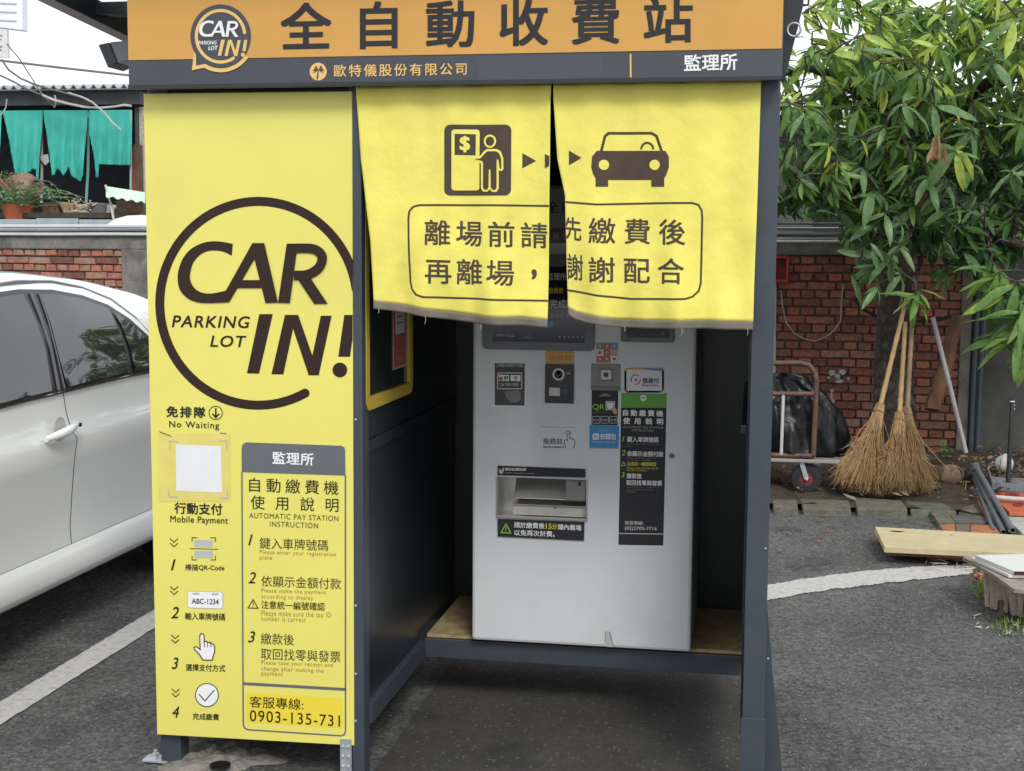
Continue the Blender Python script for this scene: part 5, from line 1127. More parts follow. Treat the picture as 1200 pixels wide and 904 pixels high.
# rear window seen only from the side
# door handle: bar over a round recess
hx = CX + HW + .000
def flank(px, py, X=hx): return PX(px, py, X)
hpt = flank(70, 503); g = G()
g.lathe([(.0, -.004), (.030, -.002), (.040, .002), (.046, .003)], (hx - .004, hpt.y + .005, hpt.z), axis=(1, 0, 0), n=24); g.obj('handle_recess', M('recess_paint', (.50, .50, .47), .3, .05, 9, 0), front_door, smooth=True)
a, b = flank(51, 515), flank(87, 497); g = G(); n_ = 12
g.tube([a + (b - a) * (i / n_) + Vector((.010 + .020 * sin(pi * min(1, max(0, (i / n_ * 1.0)))), 0, 0)) for i in range(n_ + 1)], [.010 + .009 * sin(pi * (i + .6) / (n_ + 1.2)) for i in range(n_ + 1)], 10); g.obj('door_handle', carpaint, front_door, smooth=True)
g = G(); g.lathe([(.008, 0), (.008, .006), (0, .007)], b + Vector((.016, .012, -.004)), axis=(1, 0, 0), n=12); g.obj('keyhole_cap', black, front_door)
# shut line at the sill
G().tube([(CX + HW - .0345, y, .349) for y in [3.7 + .1 * i for i in range(21)]], .0035, 6).obj('sill_gap', black, car)

# ================================================================ TREE
tree = thing('mango_tree', 'large leafy tree with long drooping leaves growing in front of the brick wall', 'tree', (.92, 9.25, 0))
def tp(px, py, Y): return PY(px, py, Y)
r = random.Random(77)
trunk = G()
tpts = [(.93, 9.22, -.02), (.93, 9.22, .10), (.905, 9.25, .35), (.90, 9.28, .7), (.905, 9.30, 1.1), (.90, 9.3, 1.45), (.86, 9.28, 1.75), (.80, 9.25, 2.1), (.78, 9.2, 2.5), (.82, 9.2, 2.9)]
trr = [.25, .175, .135, .118, .11, .105, .095, .08, .06, .035]
n_ = 18; vs = []
for i, (p, rr_) in enumerate(zip(tpts, trr)):
    for k in range(n_):
        a = 2 * pi * k / n_; q_ = rr_ * (1 + .10 * sin(3 * a + i) + .07 * sin(7 * a + i * 1.7) + (.22 * max(0, sin(4 * a + 1)) if i < 2 else 0)); vs.append((p[0] + q_ * cos(a), p[1] + q_ * sin(a), p[2]))
trunk.add(vs, [(i * n_ + k, i * n_ + (k + 1) % n_, (i + 1) * n_ + (k + 1) % n_, (i + 1) * n_ + k) for i in range(len(tpts) - 1) for k in range(n_)]); trunk.obj('trunk', bark, tree, smooth=True)
def limb(pts, r0, r1, mat=bark, name='limb', seed=0):
    pts = [Vector(p) for p in pts]; o = []; rr = random.Random(seed)
    for a, b in zip(pts, pts[1:]):
        for i in range(3): o.append(a + (b - a) * i / 3 + Vector((rr.uniform(-1, 1), rr.uniform(-1, 1), rr.uniform(-1, 1))) * (b - a).length * .03)
    o.append(pts[-1]); return G().tube(o, [r0 + (r1 - r0) * i / (len(o) - 1) for i in range(len(o))], 8).obj(name, mat, tree, smooth=True)
limb([(.95, 9.25, 1.35), tp(1076, 245, 9.1), tp(1080, 190, 9.0), tp(1079, 120, 8.9), tp(1070, 60, 8.9)], .055, .03, M('smooth_bark', (.16, .115, .09), .8, .3, 14, .5, 60), seed=1)
limb([tp(1092, 480, 9.15), tp(1100, 455, 9.2), tp(1112, 415, 9.35), tp(1123, 372, 9.5)], .050, .042, cutwood, 'sawn_limb', seed=2)
limb([(.88, 9.28, 1.6), tp(1020, 120, 9.0), tp(980, 90, 8.7), tp(945, 80, 8.4)], .06, .02, seed=3)
limb([(.84, 9.28, 1.8), tp(1120, 120, 9.1), tp(1170, 90, 8.9), tp(1230, 70, 8.8)], .06, .02, seed=4)
limb([(.90, 9.3, 1.4), tp(1000, 215, 8.9), tp(960, 205, 8.5)], .035, .012, seed=5)
limb([tp(1046, 250, 9.0), tp(1062, 215, 8.8), tp(1073, 178, 8.6)], .010, .006, M('pale_stick', (.28, .27, .20), .8, .3, 20, 0), 'broken_stick', seed=6)
limb([(.86, 9.28, 1.75), (.3, 9.1, 2.3), (-.2, 9.0, 2.7)], .05, .02, seed=7)
limb([(.80, 9.25, 2.1), (1.7, 9.5, 2.7), (2.5, 9.3, 3.1)], .05, .02, seed=8)
limb([(.95, 9.28, 1.5), tp(1150, 270, 8.9), tp(1190, 285, 8.5), (2.0, 8.2, 1.35)], .045, .014, seed=9)
limb([tp(1085, 290, 9.0), tp(1075, 320, 8.7), tp(1072, 340, 8.5)], .014, .008, seed=10)
# leaf meshes: long blade folded along the rib, drooping
def leaf_mesh(seed, mat):
    rr = random.Random(seed); droop = rr.uniform(.25, .9); N = 6; fold = rr.uniform(.15, .35); tw = rr.uniform(-.4, .4); vs = []; W_ = rr.uniform(.085, .12)
    for i in range(N + 1):
        t = i / N; w = W_ * (sin(pi * min(1, t * .93 + .03)) ** .8) * (1.1 - .25 * t) if 0 < i < N else .006
        x = t - droop * .12 * t * t; z = -droop * .42 * t ** 2; a = tw * t; wv = .012 * sin(t * 14 + seed)
        for s_, f_ in ((-1, fold), (0, 0), (1, fold)):
            yy = s_ * w; zz = abs(s_) * w * f_ + wv * abs(s_); vs.append((x, yy * cos(a) - zz * sin(a), z + yy * sin(a) + zz * cos(a)))
    g = G(); g.add(vs, [(i * 3 + k, i * 3 + k + 1, i * 3 + k + 4, i * 3 + k + 3) for i in range(N) for k in range(2)])
    me = g.mesh('leaf', False); me.materials.append(mat); me.polygons.foreach_set('use_smooth', [True] * len(me.polygons)); return me
LM = [[leaf_mesh(i * 7 + s_, leaf_ms[i]) for s_ in range(4)] for i in range(5)]
whorls = []
def inside(c_, R_, n, mi, L_=(.13, .215)):
    for _ in range(int(n * 1.55)):
        while True:
            d_ = Vector((r.uniform(-1, 1), r.uniform(-1, 1), r.uniform(-1, 1)))
            if .15 < d_.length < 1: break
        whorls.append((Vector(c_) + Vector((d_.x * R_[0], d_.y * R_[1], d_.z * R_[2])), mi, L_, d_))
inside((.45, 8.6, 2.15), (.75, .6, .50), 75, 0)
inside((.30, 9.2, 2.9), (.9, .7, .45), 50, 2)
inside((1.35, 8.9, 2.6), (.95, .7, .55), 105, 0)
inside((1.0, 8.4, 2.75), (.9, .5, .40), 60, 2)
inside((2.1, 8.9, 2.5), (.8, .7, .60), 75, 2)
inside((2.0, 8.8, 1.95), (.65, .6, .45), 70, 1)
inside((1.3, 9.2, 2.1), (.8, .5, .45), 70, 1)
inside((.45, 9.0, 1.75), (.5, .6, .30), 40, 1)
inside((.75, 8.6, 1.85), (.6, .45, .35), 42, 3)
inside((1.25, 8.7, 1.62), (.45, .4, .22), 34, 1)
inside((1.9, 8.4, 1.62), (.3, .3, .25), 24, 0)
inside((3.0, 9.0, 2.3), (.8, .8, .8), 40, 0); inside((-.2, 9.0, 2.0), (.8, .5, .5), 40, 1); inside((-1.5, 9.0, 2.2), (1.1, .45, .50), 110, 0); inside((-2.5, 9.2, 2.1), (.6, .4, .45), 50, 0); inside((-1.1, 9.2, 1.3), (.8, .5, .45), 45, 0); inside((2.3, 9.6, 2.2), (.9, .4, .8), 40, 1); inside((.7, 9.8, 2.3), (1.2, .4, .6), 60, 1)
inside((-.7, 9.2, 2.2), (.7, .7, .6), 60, 0)
def wh(px, py, Y, n, mi, L_, flat=0.): whorls.append((PY(px, py, Y), mi, L_, Vector((0, -1, flat)), n))
for a in ((1010, 300, 8.3), (1000, 320, 8.35), (1025, 310, 8.3), (1045, 300, 8.2), (1030, 335, 8.3), (1058, 320, 8.3), (1020, 285, 8.2), (1055, 285, 8.3), (995, 295, 8.4)): wh(*a, 8, 3, (.15, .2))
for a in ((1078, 340, 8.05), (1075, 345, 8.1)): wh(*a, 8, 0, (.18, .24))
for a in ((1192, 330, 8.1), (1210, 345, 8.0), (1200, 365, 8.05), (1184, 372, 8.2), (1215, 320, 8.1), (1178, 345, 8.1), (1205, 400, 8.1), (1172, 318, 8.15), (1196, 390, 8.0)): wh(*a, 9, 0, (.24, .36))
for a in ((1057, 118, 7.9), (1093, 120, 8.0), (1035, 75, 7.9), (1010, 60, 8.0), (975, 62, 8.1), (945, 130, 8.0), (1078, 80, 8.0), (1140, 150, 8.1), (1165, 70, 8.1), (1120, 175, 8.0), (1185, 200, 8.1), (1095, 95, 8.0)): wh(*a, 8, 3 if r.random() < .5 else 0, (.17, .26))
leaves = []
for w_ in whorls:
    c_, mi, L_, d_ = w_[:4]; n_ = w_[4] if len(w_) > 4 else r.randint(6, 9)
    ax_ = (Vector((d_.x * .5, d_.y * .5, .55)) + Vector((r.uniform(-.4, .4), r.uniform(-.4, .4), 0))).normalized()
    q_ = ax_.to_track_quat('Z', 'Y').to_matrix().to_4x4(); L0 = r.uniform(*L_)
    for k in range(n_):
        az = 2 * pi * k / n_ * 1.62 + r.uniform(-.3, .3); pit = r.uniform(.05, 1.25); L1 = L0 * r.uniform(.5, 1.2)
        ori = Matrix.Rotation(az, 4, 'Z') @ Matrix.Rotation(pit, 4, 'Y') @ Matrix.Rotation(r.uniform(-.5, .5), 4, 'X')
        m2 = mi
        if mi == 2 and r.random() < .35: m2 = 0
        if mi == 0 and r.random() < .32: m2 = r.choice((1, 3, 2, 2))
        m = Matrix.Translation(c_ - ax_ * k * .006) @ q_ @ ori @ Matrix.Diagonal((L1, L1 * r.uniform(.9, 1.25), L1, 1))
        # tips hang down: bend whole leaf towards the ground
        tx_, ty_, _d = to_px(m @ Vector((.7, 0, -.2)))
        if 880 < tx_ < 985 and ty_ > 258 or tx_ < 1000 and 300 < ty_ < 420 and tx_ > 880: continue
        leaves.append((m, m2, r.randint(0, 3), L1))
c_ = PY(1100, 165, 7.95)
for k in range(9):
    m = Matrix.Translation(c_ + Vector((r.uniform(-.03, .03), r.uniform(-.03, .03), r.uniform(-.03, .05)))) @ Matrix.Rotation(r.uniform(0, 6), 4, 'Z') @ Matrix.Rotation(r.uniform(.9, 1.5), 4, 'Y') @ Matrix.Diagonal((.12, .13, .12, 1)); leaves.append((m, 4, r.randint(0, 3), .12))
crown = bpy.data.objects.new('crown', None); COL.objects.link(crown); crown.parent = tree; crown.location = Vector((1.1, 9, 2.3)) - tree.location
inv_c = Matrix.Translation((-1.1, -9, -2.3))
def score(t):
    x, y, d = to_px(t[0] @ Vector((.5, 0, -.1)))
    return -t[3] / d if (920 < x < 1196 and 4 < y < 480) else 0
leaves.sort(key=lambda t: (score(t) * (1 if True else 0), to_px(t[0].translation)[2]))
near = sorted([t for t in leaves if score(t) < 0], key=lambda t: to_px(t[0].translation)[2])[:290]; nid = set(map(id, near))
for t in near:
    o = bpy.data.objects.new('leaf', LM[t[1]][t[2]]); COL.objects.link(o); o.parent = crown; o.matrix_basis = inv_c @ t[0]
fol = G(); fol2 = G()
for t in leaves:
    if id(t) in nid: continue
    if t[0].translation.x < -.6:
        me = LM[t[1]][t[2]]; fol2.add([t[0] @ v.co for v in me.vertices], [tuple(p.vertices) for p in me.polygons], t[1]); continue
    me = LM[t[1]][t[2]]; fol.add([t[0] @ v.co for v in me.vertices], [tuple(p.vertices) for p in me.polygons], t[1])
tag(fol.obj('remaining_foliage', leaf_ms, crown, recalc=False), kind='stuff')
tree2 = thing('mango_tree', 'leafy tree behind the kiosk that shows only as a reflection in the car windows', 'tree', (-1.6, 9.4, 0))
tag(fol2.obj('crown', leaf_ms, tree2, recalc=False), kind='stuff')
g = G(); g.tube([(-1.6, 9.4, -.02), (-1.58, 9.4, .3), (-1.62, 9.38, 1.0), (-1.58, 9.3, 1.6), (-1.5, 9.2, 2.1), (-1.4, 9.1, 2.5)], [.16, .12, .10, .09, .06, .03], 14); g.obj('trunk', bark, tree2, smooth=True)
for q_ in ((-2.4, 9.1, 2.1), (-.8, 9.0, 2.2), (-1.9, 8.9, 2.4), (-1.1, 9.2, 2.5)): g = G(); g.tube([(-1.6, 9.34, 1.3), ((-1.6 + q_[0]) / 2, 9.2, 1.85), q_], [.05, .035, .012], 8); g.obj('limb', bark, tree2, smooth=True)
twg = G(); nodes = [Vector(p) for p in tpts[5:]] + [tp(1020, 120, 9.0), tp(980, 90, 8.7), tp(945, 80, 8.4), tp(1120, 120, 9.1), tp(1170, 90, 8.9), tp(1230, 70, 8.8), tp(1079, 120, 8.9), Vector((.3, 9.1, 2.3)), Vector((-.2, 9.0, 2.7)), Vector((1.7, 9.5, 2.7)), Vector((2.5, 9.3, 3.1)), tp(1150, 270, 8.9), tp(1190, 285, 8.5), tp(960, 205, 8.5)]
twg2 = G(); nodes2 = [Vector(q_) for q_ in ((-2.4, 9.1, 2.1), (-.8, 9.0, 2.2), (-1.9, 8.9, 2.4), (-1.1, 9.2, 2.5), (-1.5, 9.2, 2.1))]
for c_ in sorted([w_[0] for w_ in whorls if w_[0].x < -.6], key=lambda c: min((c - q).length for q in nodes2)):
    nn_ = min(nodes2, key=lambda q: (q - c_).length); twg2.tube([nn_, (nn_ + c_) / 2 + Vector((0, 0, .02)), c_], [.006, .005, .003], 4, cap=False); nodes2.append(c_)
tag(twg2.obj('twigs', bark, tree2, recalc=False), kind='stuff')
todo = sorted([w_[0] for w_ in whorls if w_[0].x >= -.6 and not (860 < to_px(w_[0])[0] < 990 and to_px(w_[0])[1] > 235)], key=lambda c: min((c - q).length for q in nodes))
for c_ in todo:                                            # every whorl hangs on the nearest twig already grown
    nn_ = min(nodes, key=lambda q: (q - c_).length); mid = (c_ + nn_) / 2 + Vector((r.uniform(-.03, .03), r.uniform(-.03, .03), r.uniform(-.02, .04)))
    twg.tube([nn_, mid, c_], [.0065, .005, .0035], 4, cap=False); nodes.append(c_)
tag(twg.obj('twigs', bark, crown, recalc=False), kind='stuff')
print('leaves', len(leaves))
# seedlings by the trunk
def plantlet(name, label, base, n, L_, mi, seed, stem=.05):
    t = thing(name, label, 'plant', tuple(base)); rr = random.Random(seed); G().tube([base, base + Vector((.005, 0, stem))], .003, 5).obj('stem', leaf_ms[mi], t)
    for k in range(n):
        m = Matrix.Translation(base + Vector((0, 0, stem * rr.uniform(.5, 1)))) @ Matrix.Rotation(k * 2.4, 4, 'Z') @ Matrix.Rotation(rr.uniform(-.9, .1), 4, 'Y') @ Matrix.Diagonal((L_ * rr.uniform(.7, 1.1), L_ * 1.9, L_, 1)); me = LM[mi][k % 4]
        o = bpy.data.objects.new('leaf', me); COL.objects.link(o); o.parent = t; o.matrix_basis = Matrix.Translation(-t.location) @ m
plantlet('seedling', 'small dark green seedling with round leaves at the foot of the tree', PY(1107, 535, 8.75), 11, .085, 0, 1, .07)
plantlet('seedling', 'tiny bright green sprout on the soil near the grey pipes', PY(1131, 574, 8.25), 5, .045, 2, 2, .05)
for sd, (x, y, Y, rx, lab, m_) in enumerate(((1113, 553, 8.7, .075, 'gnarled brown root lump right of the tree foot', M('root_brown', (.20, .13, .09), .95, .4, 12, .8, 60)), (1140, 553, 8.75, .05, 'dark earth clod beside the pipe ends', soil), (995, 525, 9.0, .085, 'pale stone block at the wall behind the brooms', M('pale_stone', (.36, .36, .34), .9, .2, 9, .3, 60)), (1178, 538, 9.3, .05, 'white lump of rubble in front of the rendered wall', M('white_rubble', (.5, .5, .48), .9, .2, 9, .3, 60)))):
    c_ = PY(x, y, Y); g = G(); ph = sd * 1.7
    g.grid(lambda u, v: (c_.x + rx * (1 + .25 * sin(5 * u * 2 * pi + ph)) * cos(2 * pi * u) * sin(pi * v), c_.y + rx * .8 * sin(2 * pi * u) * sin(pi * v), .05 + (max(.03, c_.z - .05 + rx * .35)) * .5 * (1 + cos(pi * v)) * (1 + .18 * sin(u * 14 + ph + v * 5))), 20, 10)
    o = g.obj('stone_lump' if sd != 0 else 'root_lump', m_, smooth=True); tag(o, lab, 'stone' if sd != 0 else 'root')

# ================================================================ TROLLEY AND GARBAGE BAG
YT = 8.30
tro = thing('hand_trolley', 'rusty tubular platform trolley with a red hubbed wheel beside the kiosk', 'trolley', tuple(PY(930, 578, YT)))
def T3(x, y, dY=0): return PY(x, y, YT + dY)
for nm, dY in (('side_frame', 0), ('side_frame', .42)):
    g = G(); rr_ = .0155
    g.tube([T3(840, 425, dY), T3(900, 426, dY), T3(938, 425.5, dY), T3(948, 428, dY), T3(955, 436, dY), T3(957, 448, dY), T3(955, 490, dY), T3(953, 536, dY)], rr_, 10)
    g.tube([T3(842, 461, dY), T3(954, 462, dY)], rr_ * .95, 10); g.tube([T3(842, 532, dY), T3(954, 534.5, dY)], rr_, 10)
    g.obj(nm, rust, tro, smooth=True)
G().tube([T3(918, 463, -.005), T3(915.5, 533, -.005)], .010, 10).obj('white_strut', M('white_tube', (.5, .5, .5), .4, .1, 9, 0), tro, smooth=True)
a = T3(840, 541); b = T3(984, 541); G().box((a.x, YT - .02, b.z - .012), (b.x, YT + .46, b.z + .008)).obj('platform', M('platform_steel', (.30, .28, .25), .6, .2, 9, .1, 60), tro, bevel=.003)
for wx in (945, 800):
    for dY in (.03, .40):
        c_ = T3(wx, 561, dY); w_ = G().lathe([(.042, -.018), (.074, -.02), (.089, -.014), (.093, 0), (.089, .014), (.074, .02), (.042, .018), (.042, -.018)], c_, axis=(0, -1, 0), n=28).obj('wheel', tyre, tro, smooth=True)
        G().lathe([(0, .017), (.012, .022), (.014, .012), (.054, .010), (.057, .016), (.060, .010)], c_, axis=(0, -1, 0), n=24).obj('hub', M('dull_red_hub', (.20, .035, .04), .5, .2, 9, 0), w_, smooth=True)
        G().bar(T3(wx - 6, 541, dY - .028), c_ + Vector((.0, -.028, 0)), .028, .004, up=(0, 1, 0)).obj('wheel_fork', galv, w_, bevel=.001)
        G().lathe([(.008, 0), (.008, .006), (0, .008)], c_ + Vector((0, -.031, 0)), axis=(0, -1, 0), n=10).obj('axle_nut', galv, w_)
# bag
bg = G(); c0 = T3(925, 540, .22); cz = T3(925, 541).z + .010
def bagf(u, v):
    a = 2 * pi * u; t = v
    outline = interp([(0, .0), (.03, .265), (.12, .30), (.35, .285), (.55, .25), (.72, .20), (.86, .135), (.95, .06), (1., .006)], t)
    h = interp([(0, 0), (.03, .004), (.15, .05), (.35, .17), (.55, .30), (.72, .40), (.86, .465), (.95, .485), (1, .49)], t)
    w_ = 1 + .07 * sin(3 * a + 1 + t * 3) + .05 * sin(7 * a + t * 5) + .035 * sin(13 * a - t * 9) + .012 * sin(23 * a + t * 17)
    cxs = -.10 * t + .055; return (c0.x + cxs + outline * w_ * cos(a) * 1.02, c0.y + outline * w_ * sin(a) * .72, cz + h * (1 + .02 * sin(5 * a)) + .008 * sin(11 * a + t * 20) * (t > .05))
bg.grid(bagf, 110, 60); bo = bg.obj('garbage_bag', bag_m, smooth=True); bo.data.set_sharp_from_angle(angle=radians(180)) ; tag(bo, 'full black plastic garbage bag slumped on the trolley', 'garbage bag')

# ================================================================ BROOMS
def broom(label, top, neck, foot, half, hm, sm, seed, Yt, Yf, grp='bamboo brooms leaning on the tree'):
    F_ = PY(*foot, Yf); T_ = PY(*top, Yt); tn = (neck[1] - foot[1]) / (top[1] - foot[1]); N_ = PY(*neck, Yf + (Yt - Yf) * tn)
    t = thing('bamboo_broom', label, 'broom', tuple(F_), grp); rr = random.Random(seed)
    g = G(); pts = []; rad = []
    n_ = 26
    for i in range(n_ + 1):
        k = i / n_; p = N_ + (T_ - N_) * k; pts.append(p); rad.append(.0155 - .003 * k + (.0022 if i % 4 == 0 else 0))
    g.tube([N_ + (F_ - N_) * .18] + pts, [.014] + rad, 10); g.obj('handle', hm, t, smooth=True)
    ax_ = (F_ - N_).normalized(); ln = (F_ - N_).length; ref = Vector((1, 0, 0)); sd_ = (ref - ax_ * ref.dot(ax_)).normalized(); dp = ax_.cross(sd_)
    g = G(); S0 = N_ - ax_ * .03
    for i in range(150):
        a = rr.uniform(0, 6.28); k = sqrt(rr.random()) ; p0 = S0 + (sd_ * cos(a) * .024 + dp * sin(a) * .02) * k + ax_ * rr.uniform(0, .02); p1 = p0 + ax_ * (ln * .33) + (sd_ * cos(a) * .022 + dp * sin(a) * .018) * k
        g.tube([p0, p1], .0035, 4, mi=i % 3, cap=False)
    g.obj('bound_neck', sm, t)
    cc = N_ + ax_ * .03; G().lathe([(.031, 0), (.033, .004), (.031, .008)], cc, axis=ax_, n=16).obj('binding', M('twine', (.24, .16, .08), .9, .3, 30, 0), t)
    g = G()
    for i in range(620):
        a = rr.uniform(0, 6.28); k = rr.random() ** .6; wild = rr.random() < .16; st = N_ + ax_ * (ln * rr.uniform(.08, .55)); fr_ = (st - N_).length / ln
        st = st + sd_ * cos(a) * k * (.028 + half * .30 * fr_) + dp * sin(a) * k * .03
        ex = half * k * cos(a) * rr.uniform(.7, 1.25) * (1.35 if wild else 1) + rr.gauss(0, .008); en = N_ + ax_ * ln * (rr.uniform(.55, .9) if wild else rr.uniform(.86, 1.0)) + sd_ * ex + dp * (.10 * k * sin(a) + rr.gauss(0, .012))
        en.z = max(en.z, .052 + rr.uniform(0, .02)); bend = Vector((rr.gauss(0, .012), rr.gauss(0, .008), rr.gauss(0, .010)))
        q1 = st + (en - st) * .4 - sd_ * ex * .07 + bend; q2 = st + (en - st) * .75 - sd_ * ex * .04 - bend * rr.uniform(-.4, 1)
        w0 = rr.uniform(.0016, .0036); mi = rr.choices((0, 1, 2), (5, 3, 3))[0]
        g.tube([st, q1, q2, en], [w0, w0 * .9, w0 * .7, w0 * .35], 3, mi=mi, cap=False)
        for _ in range(rr.choice((0, 0, 1, 2))): e2_ = q2 + (en - q2) * .9 + sd_ * rr.gauss(0, .022) + Vector((0, 0, rr.uniform(-.005, .02))); g.tube([q1 + (q2 - q1) * rr.random(), e2_], [.0014, .0005], 3, mi=rr.randint(0, 2), cap=False)
    o = g.obj('bristles', sm, t); tag(o, kind='stuff')
    return t
sA = [straw[0], straw[1], straw[2]]; sB = [straw[1], straw[2], straw[0]]
broom('left bamboo broom with golden bristles and a slanting handle, leftmost of three', (1063, 347), (1031, 478), (1003, 578), .155, bamboo, sA, 1, 8.95, 8.22)
broom('right bamboo broom with a wide dull bristle head, rightmost of three', (1069, 378), (1063, 482), (1070, 580), .135, bamboo2, sB, 3, 9.0, 8.30)
broom('middle bamboo broom with a pale upright handle between the other two', (1061, 378), (1054, 488), (1046, 580), .105, bamboo, sB, 2, 8.95, 8.20)
# pole with blossom-coloured rag and the leaning grey white pole
a = PY(1132, 531, 8.95); a.z = max(a.z, .06); wire('leaning_pole', 'thin pale grey pole leaning against the tree right of the brooms', [a, PY(1113, 452, 9.0), PY(1093, 372, 9.05)], .0145, M('pale_pole', (.42, .40, .39), .5, .15, 9, .05, 60), 'pole', n=10)
# grey pvc pipes lying over the kerb
for lab, p0, p1, rr_, ha, hb_ in (('left grey plastic pipe sloping down over the kerb stones', (1141, 551), (1176, 624), .015, .16, .03), ('thin leftmost grey pipe lying beside the brown stick', (1139, 553), (1164, 622), .010, .13, .022), ('right grey plastic pipe with a pale open end sloping over the kerb', (1143.5, 547), (1187, 622), .016, .19, .055)):
    A1 = PZ(*p0, ha); B1 = PZ(*p1, hb_ if hb_ > .03 else .03)
    t = thing('plastic_pipe', lab, 'pipe', tuple(B1), 'grey plastic pipes over the kerb'); dr_ = (B1 - A1).normalized()
    g = G(); g.lathe([(rr_ * .75, 0), (rr_, 0), (rr_, (B1 - A1).length), (rr_ * .75, (B1 - A1).length), (rr_ * .75, 0)], A1, axis=dr_, n=16); g.obj('tube', pvc, t, smooth=True)
    G().lathe([(rr_ * 1.05, 0), (rr_ * 1.35, 0), (rr_ * 1.35, .05), (rr_ * 1.05, .05), (rr_ * 1.05, 0)], A1 - dr_ * .004, axis=dr_, n=16).obj('socket', pvc, t, smooth=True)
    if 'right' in lab: G().lathe([(rr_ * .95, 0), (rr_ * 1.38, 0), (rr_ * 1.38, .004), (rr_ * .95, .004), (rr_ * .95, 0)], A1 - dr_ * .009, axis=dr_, n=16).obj('pale_rim', pvc_w, t)
wire('wooden_stick', 'short brown stick lying left of the grey pipes', [PZ(1147, 589, .06), PZ(1160, 610, .04)], .011, cutwood, 'stick')
# dustpan, red plastic panel, white tube
dpn = thing('dustpan', 'grey long handled dustpan with a black handle at the right edge', 'dustpan', tuple(PY(1183, 574, 8.35)))
G().tube([PY(1181, 566, 8.38), PY(1184, 520, 8.42), PY(1186.5, 468, 8.48)], [.013, .014, .013], 10).obj('handle', black, dpn, smooth=True)
for i in range(3): G().lathe([(.0145, 0), (.0145, .006)], PY(1186.3, 471 + i * 4.5, 8.475), axis=(0, -.05, 1), n=10).obj('white_band', white_print, dpn)
pa = PZ(1160, 562, .08); pb = PZ(1162, 574, .07); pc_ = PZ(1230, 579, .07); pd = PZ(1230, 566, .08)
gpan = M('grey_dustpan', (.24, .25, .29), .5, .1, 9, .03, 60)
G().prism([pa + Vector((0, .12, 0)), pb, pc_, pd + Vector((0, .12, 0))], (0, 0, -.008)).obj('pan', gpan, dpn, bevel=.001)
G().prism([pb + Vector((0, .0, .045)), pc_ + Vector((0, 0, .045)), pc_ + Vector((0, 0, -.008)), pb + Vector((0, 0, -.008))], (0, .008, 0)).obj('pan_wall', gpan, dpn, bevel=.001)
G().prism([pa + Vector((0, .12, .06)), pb + Vector((0, 0, .045)), pb, pa + Vector((0, .12, 0))], (.008, 0, 0)).obj('pan_wall', gpan, dpn, bevel=.001)
G().box((PY(1178, 570, 8.2).x, pb.y - .002, .03), (PY(1186, 570, 8.2).x, pb.y + .012, .125)).obj('handle_socket', gpan, dpn, bevel=.002)
rdp = thing('red_panel', 'faded orange red plastic panel with dark blotches under the white tube', 'panel', tuple(PZ(1190, 590, .1)))
G().prism([PZ(*p, .085) for p in ((1158, 577), (1240, 578), (1240, 603), (1183, 600.5))], (0, 0, -.02)).obj('sheet', redplast, rdp, bevel=.002)
for cx, cy, rx, ry in ((1186, 580, 9, 2.4), (1193, 592, 7, 2.2), (1170, 579, 5, 1.4)): g = G(); g.add([PZ(x, y, .0858) for x, y in disc(cx, cy, rx, ry, n=14)], [tuple(range(14))]); g.obj('blotch', M('dark_red_blotch', (.25, .025, .02), .6, .2, 9, 0), rdp)
wire('tube_end', 'white and brown tube lying across the faded red panel', [PZ(1165, 583, .11), PZ(1190, 585, .11), PZ(1240, 588, .11)], .014, pvc_w, 'tube', n=10)

# ================================================================ BEYOND THE WALL, LEFT: SHED
YS2 = 14.0
shed = thing('open_shed', 'dark open sided shed with a corrugated metal roof beyond the wall', 'shed', (-7.6, 15, 0))
def S3(x, y, dY=0): return PY(x, y, YS2 + dY)
zr_ = S3(0, 108).z; xr_ = S3(168, 110).x
g = G(); cor = []
def roof_fn(u, v):
    x = -13 + (xr_ + .1 + 13) * u; return (x, 13.75 + 3.2 * v, zr_ + .02 + .30 * v + .022 * sin(x * 55))
g.grid(roof_fn, 760, 1); o = g.obj('roof', tin, shed, recalc=False); o.modifiers.new('t', 'SOLIDIFY').thickness = .012
G().box((-13, 13.92, S3(0, 125).z), (xr_, 14.02, zr_ - .02)).obj('fascia', shed_b, shed)
G().box((-13, 14.03, S3(0, 119).z), (xr_, 14.10, S3(0, 114).z)).obj('rail', shed_m, shed)
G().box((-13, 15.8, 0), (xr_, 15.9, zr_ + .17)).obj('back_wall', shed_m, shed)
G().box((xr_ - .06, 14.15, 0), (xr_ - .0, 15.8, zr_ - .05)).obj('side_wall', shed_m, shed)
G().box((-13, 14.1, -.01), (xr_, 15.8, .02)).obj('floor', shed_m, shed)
for x in (158.5, 163.5): a = S3(x, 125); G().box((a.x - .022, 14.03, 0), (a.x + .022, 14.09, a.z)).obj('post', [shed_b, wood_grey][x > 160], shed)
for x, m_ in ((26.5, wire_l), (75, M('teal_rope', (.2, .45, .38), .8, .1, 9, 0))): G().tube([S3(x + 22 * (x < 30) * 1 + (29 if x > 30 else 0) - 0, 132, -.05), S3((50 if x < 30 else 104) - 1, 200, -.05), S3((48.5 if x < 30 else 101), 238, -.05)], .016, 6).obj('hanging_rope', m_, shed)
a, b = S3(154.5, 238), S3(159.5, 174); G().box((a.x, 13.98, a.z), (b.x, 14.01, b.z)).obj('red_board', redbox_m, shed)
a, b = S3(160, 235), S3(167, 170); G().box((a.x, 13.95, a.z), (b.x, 14.0, b.z)).obj('brown_board', M('old_brown_board', (.12, .075, .05), .9, .3, 9, .2, 60), shed)
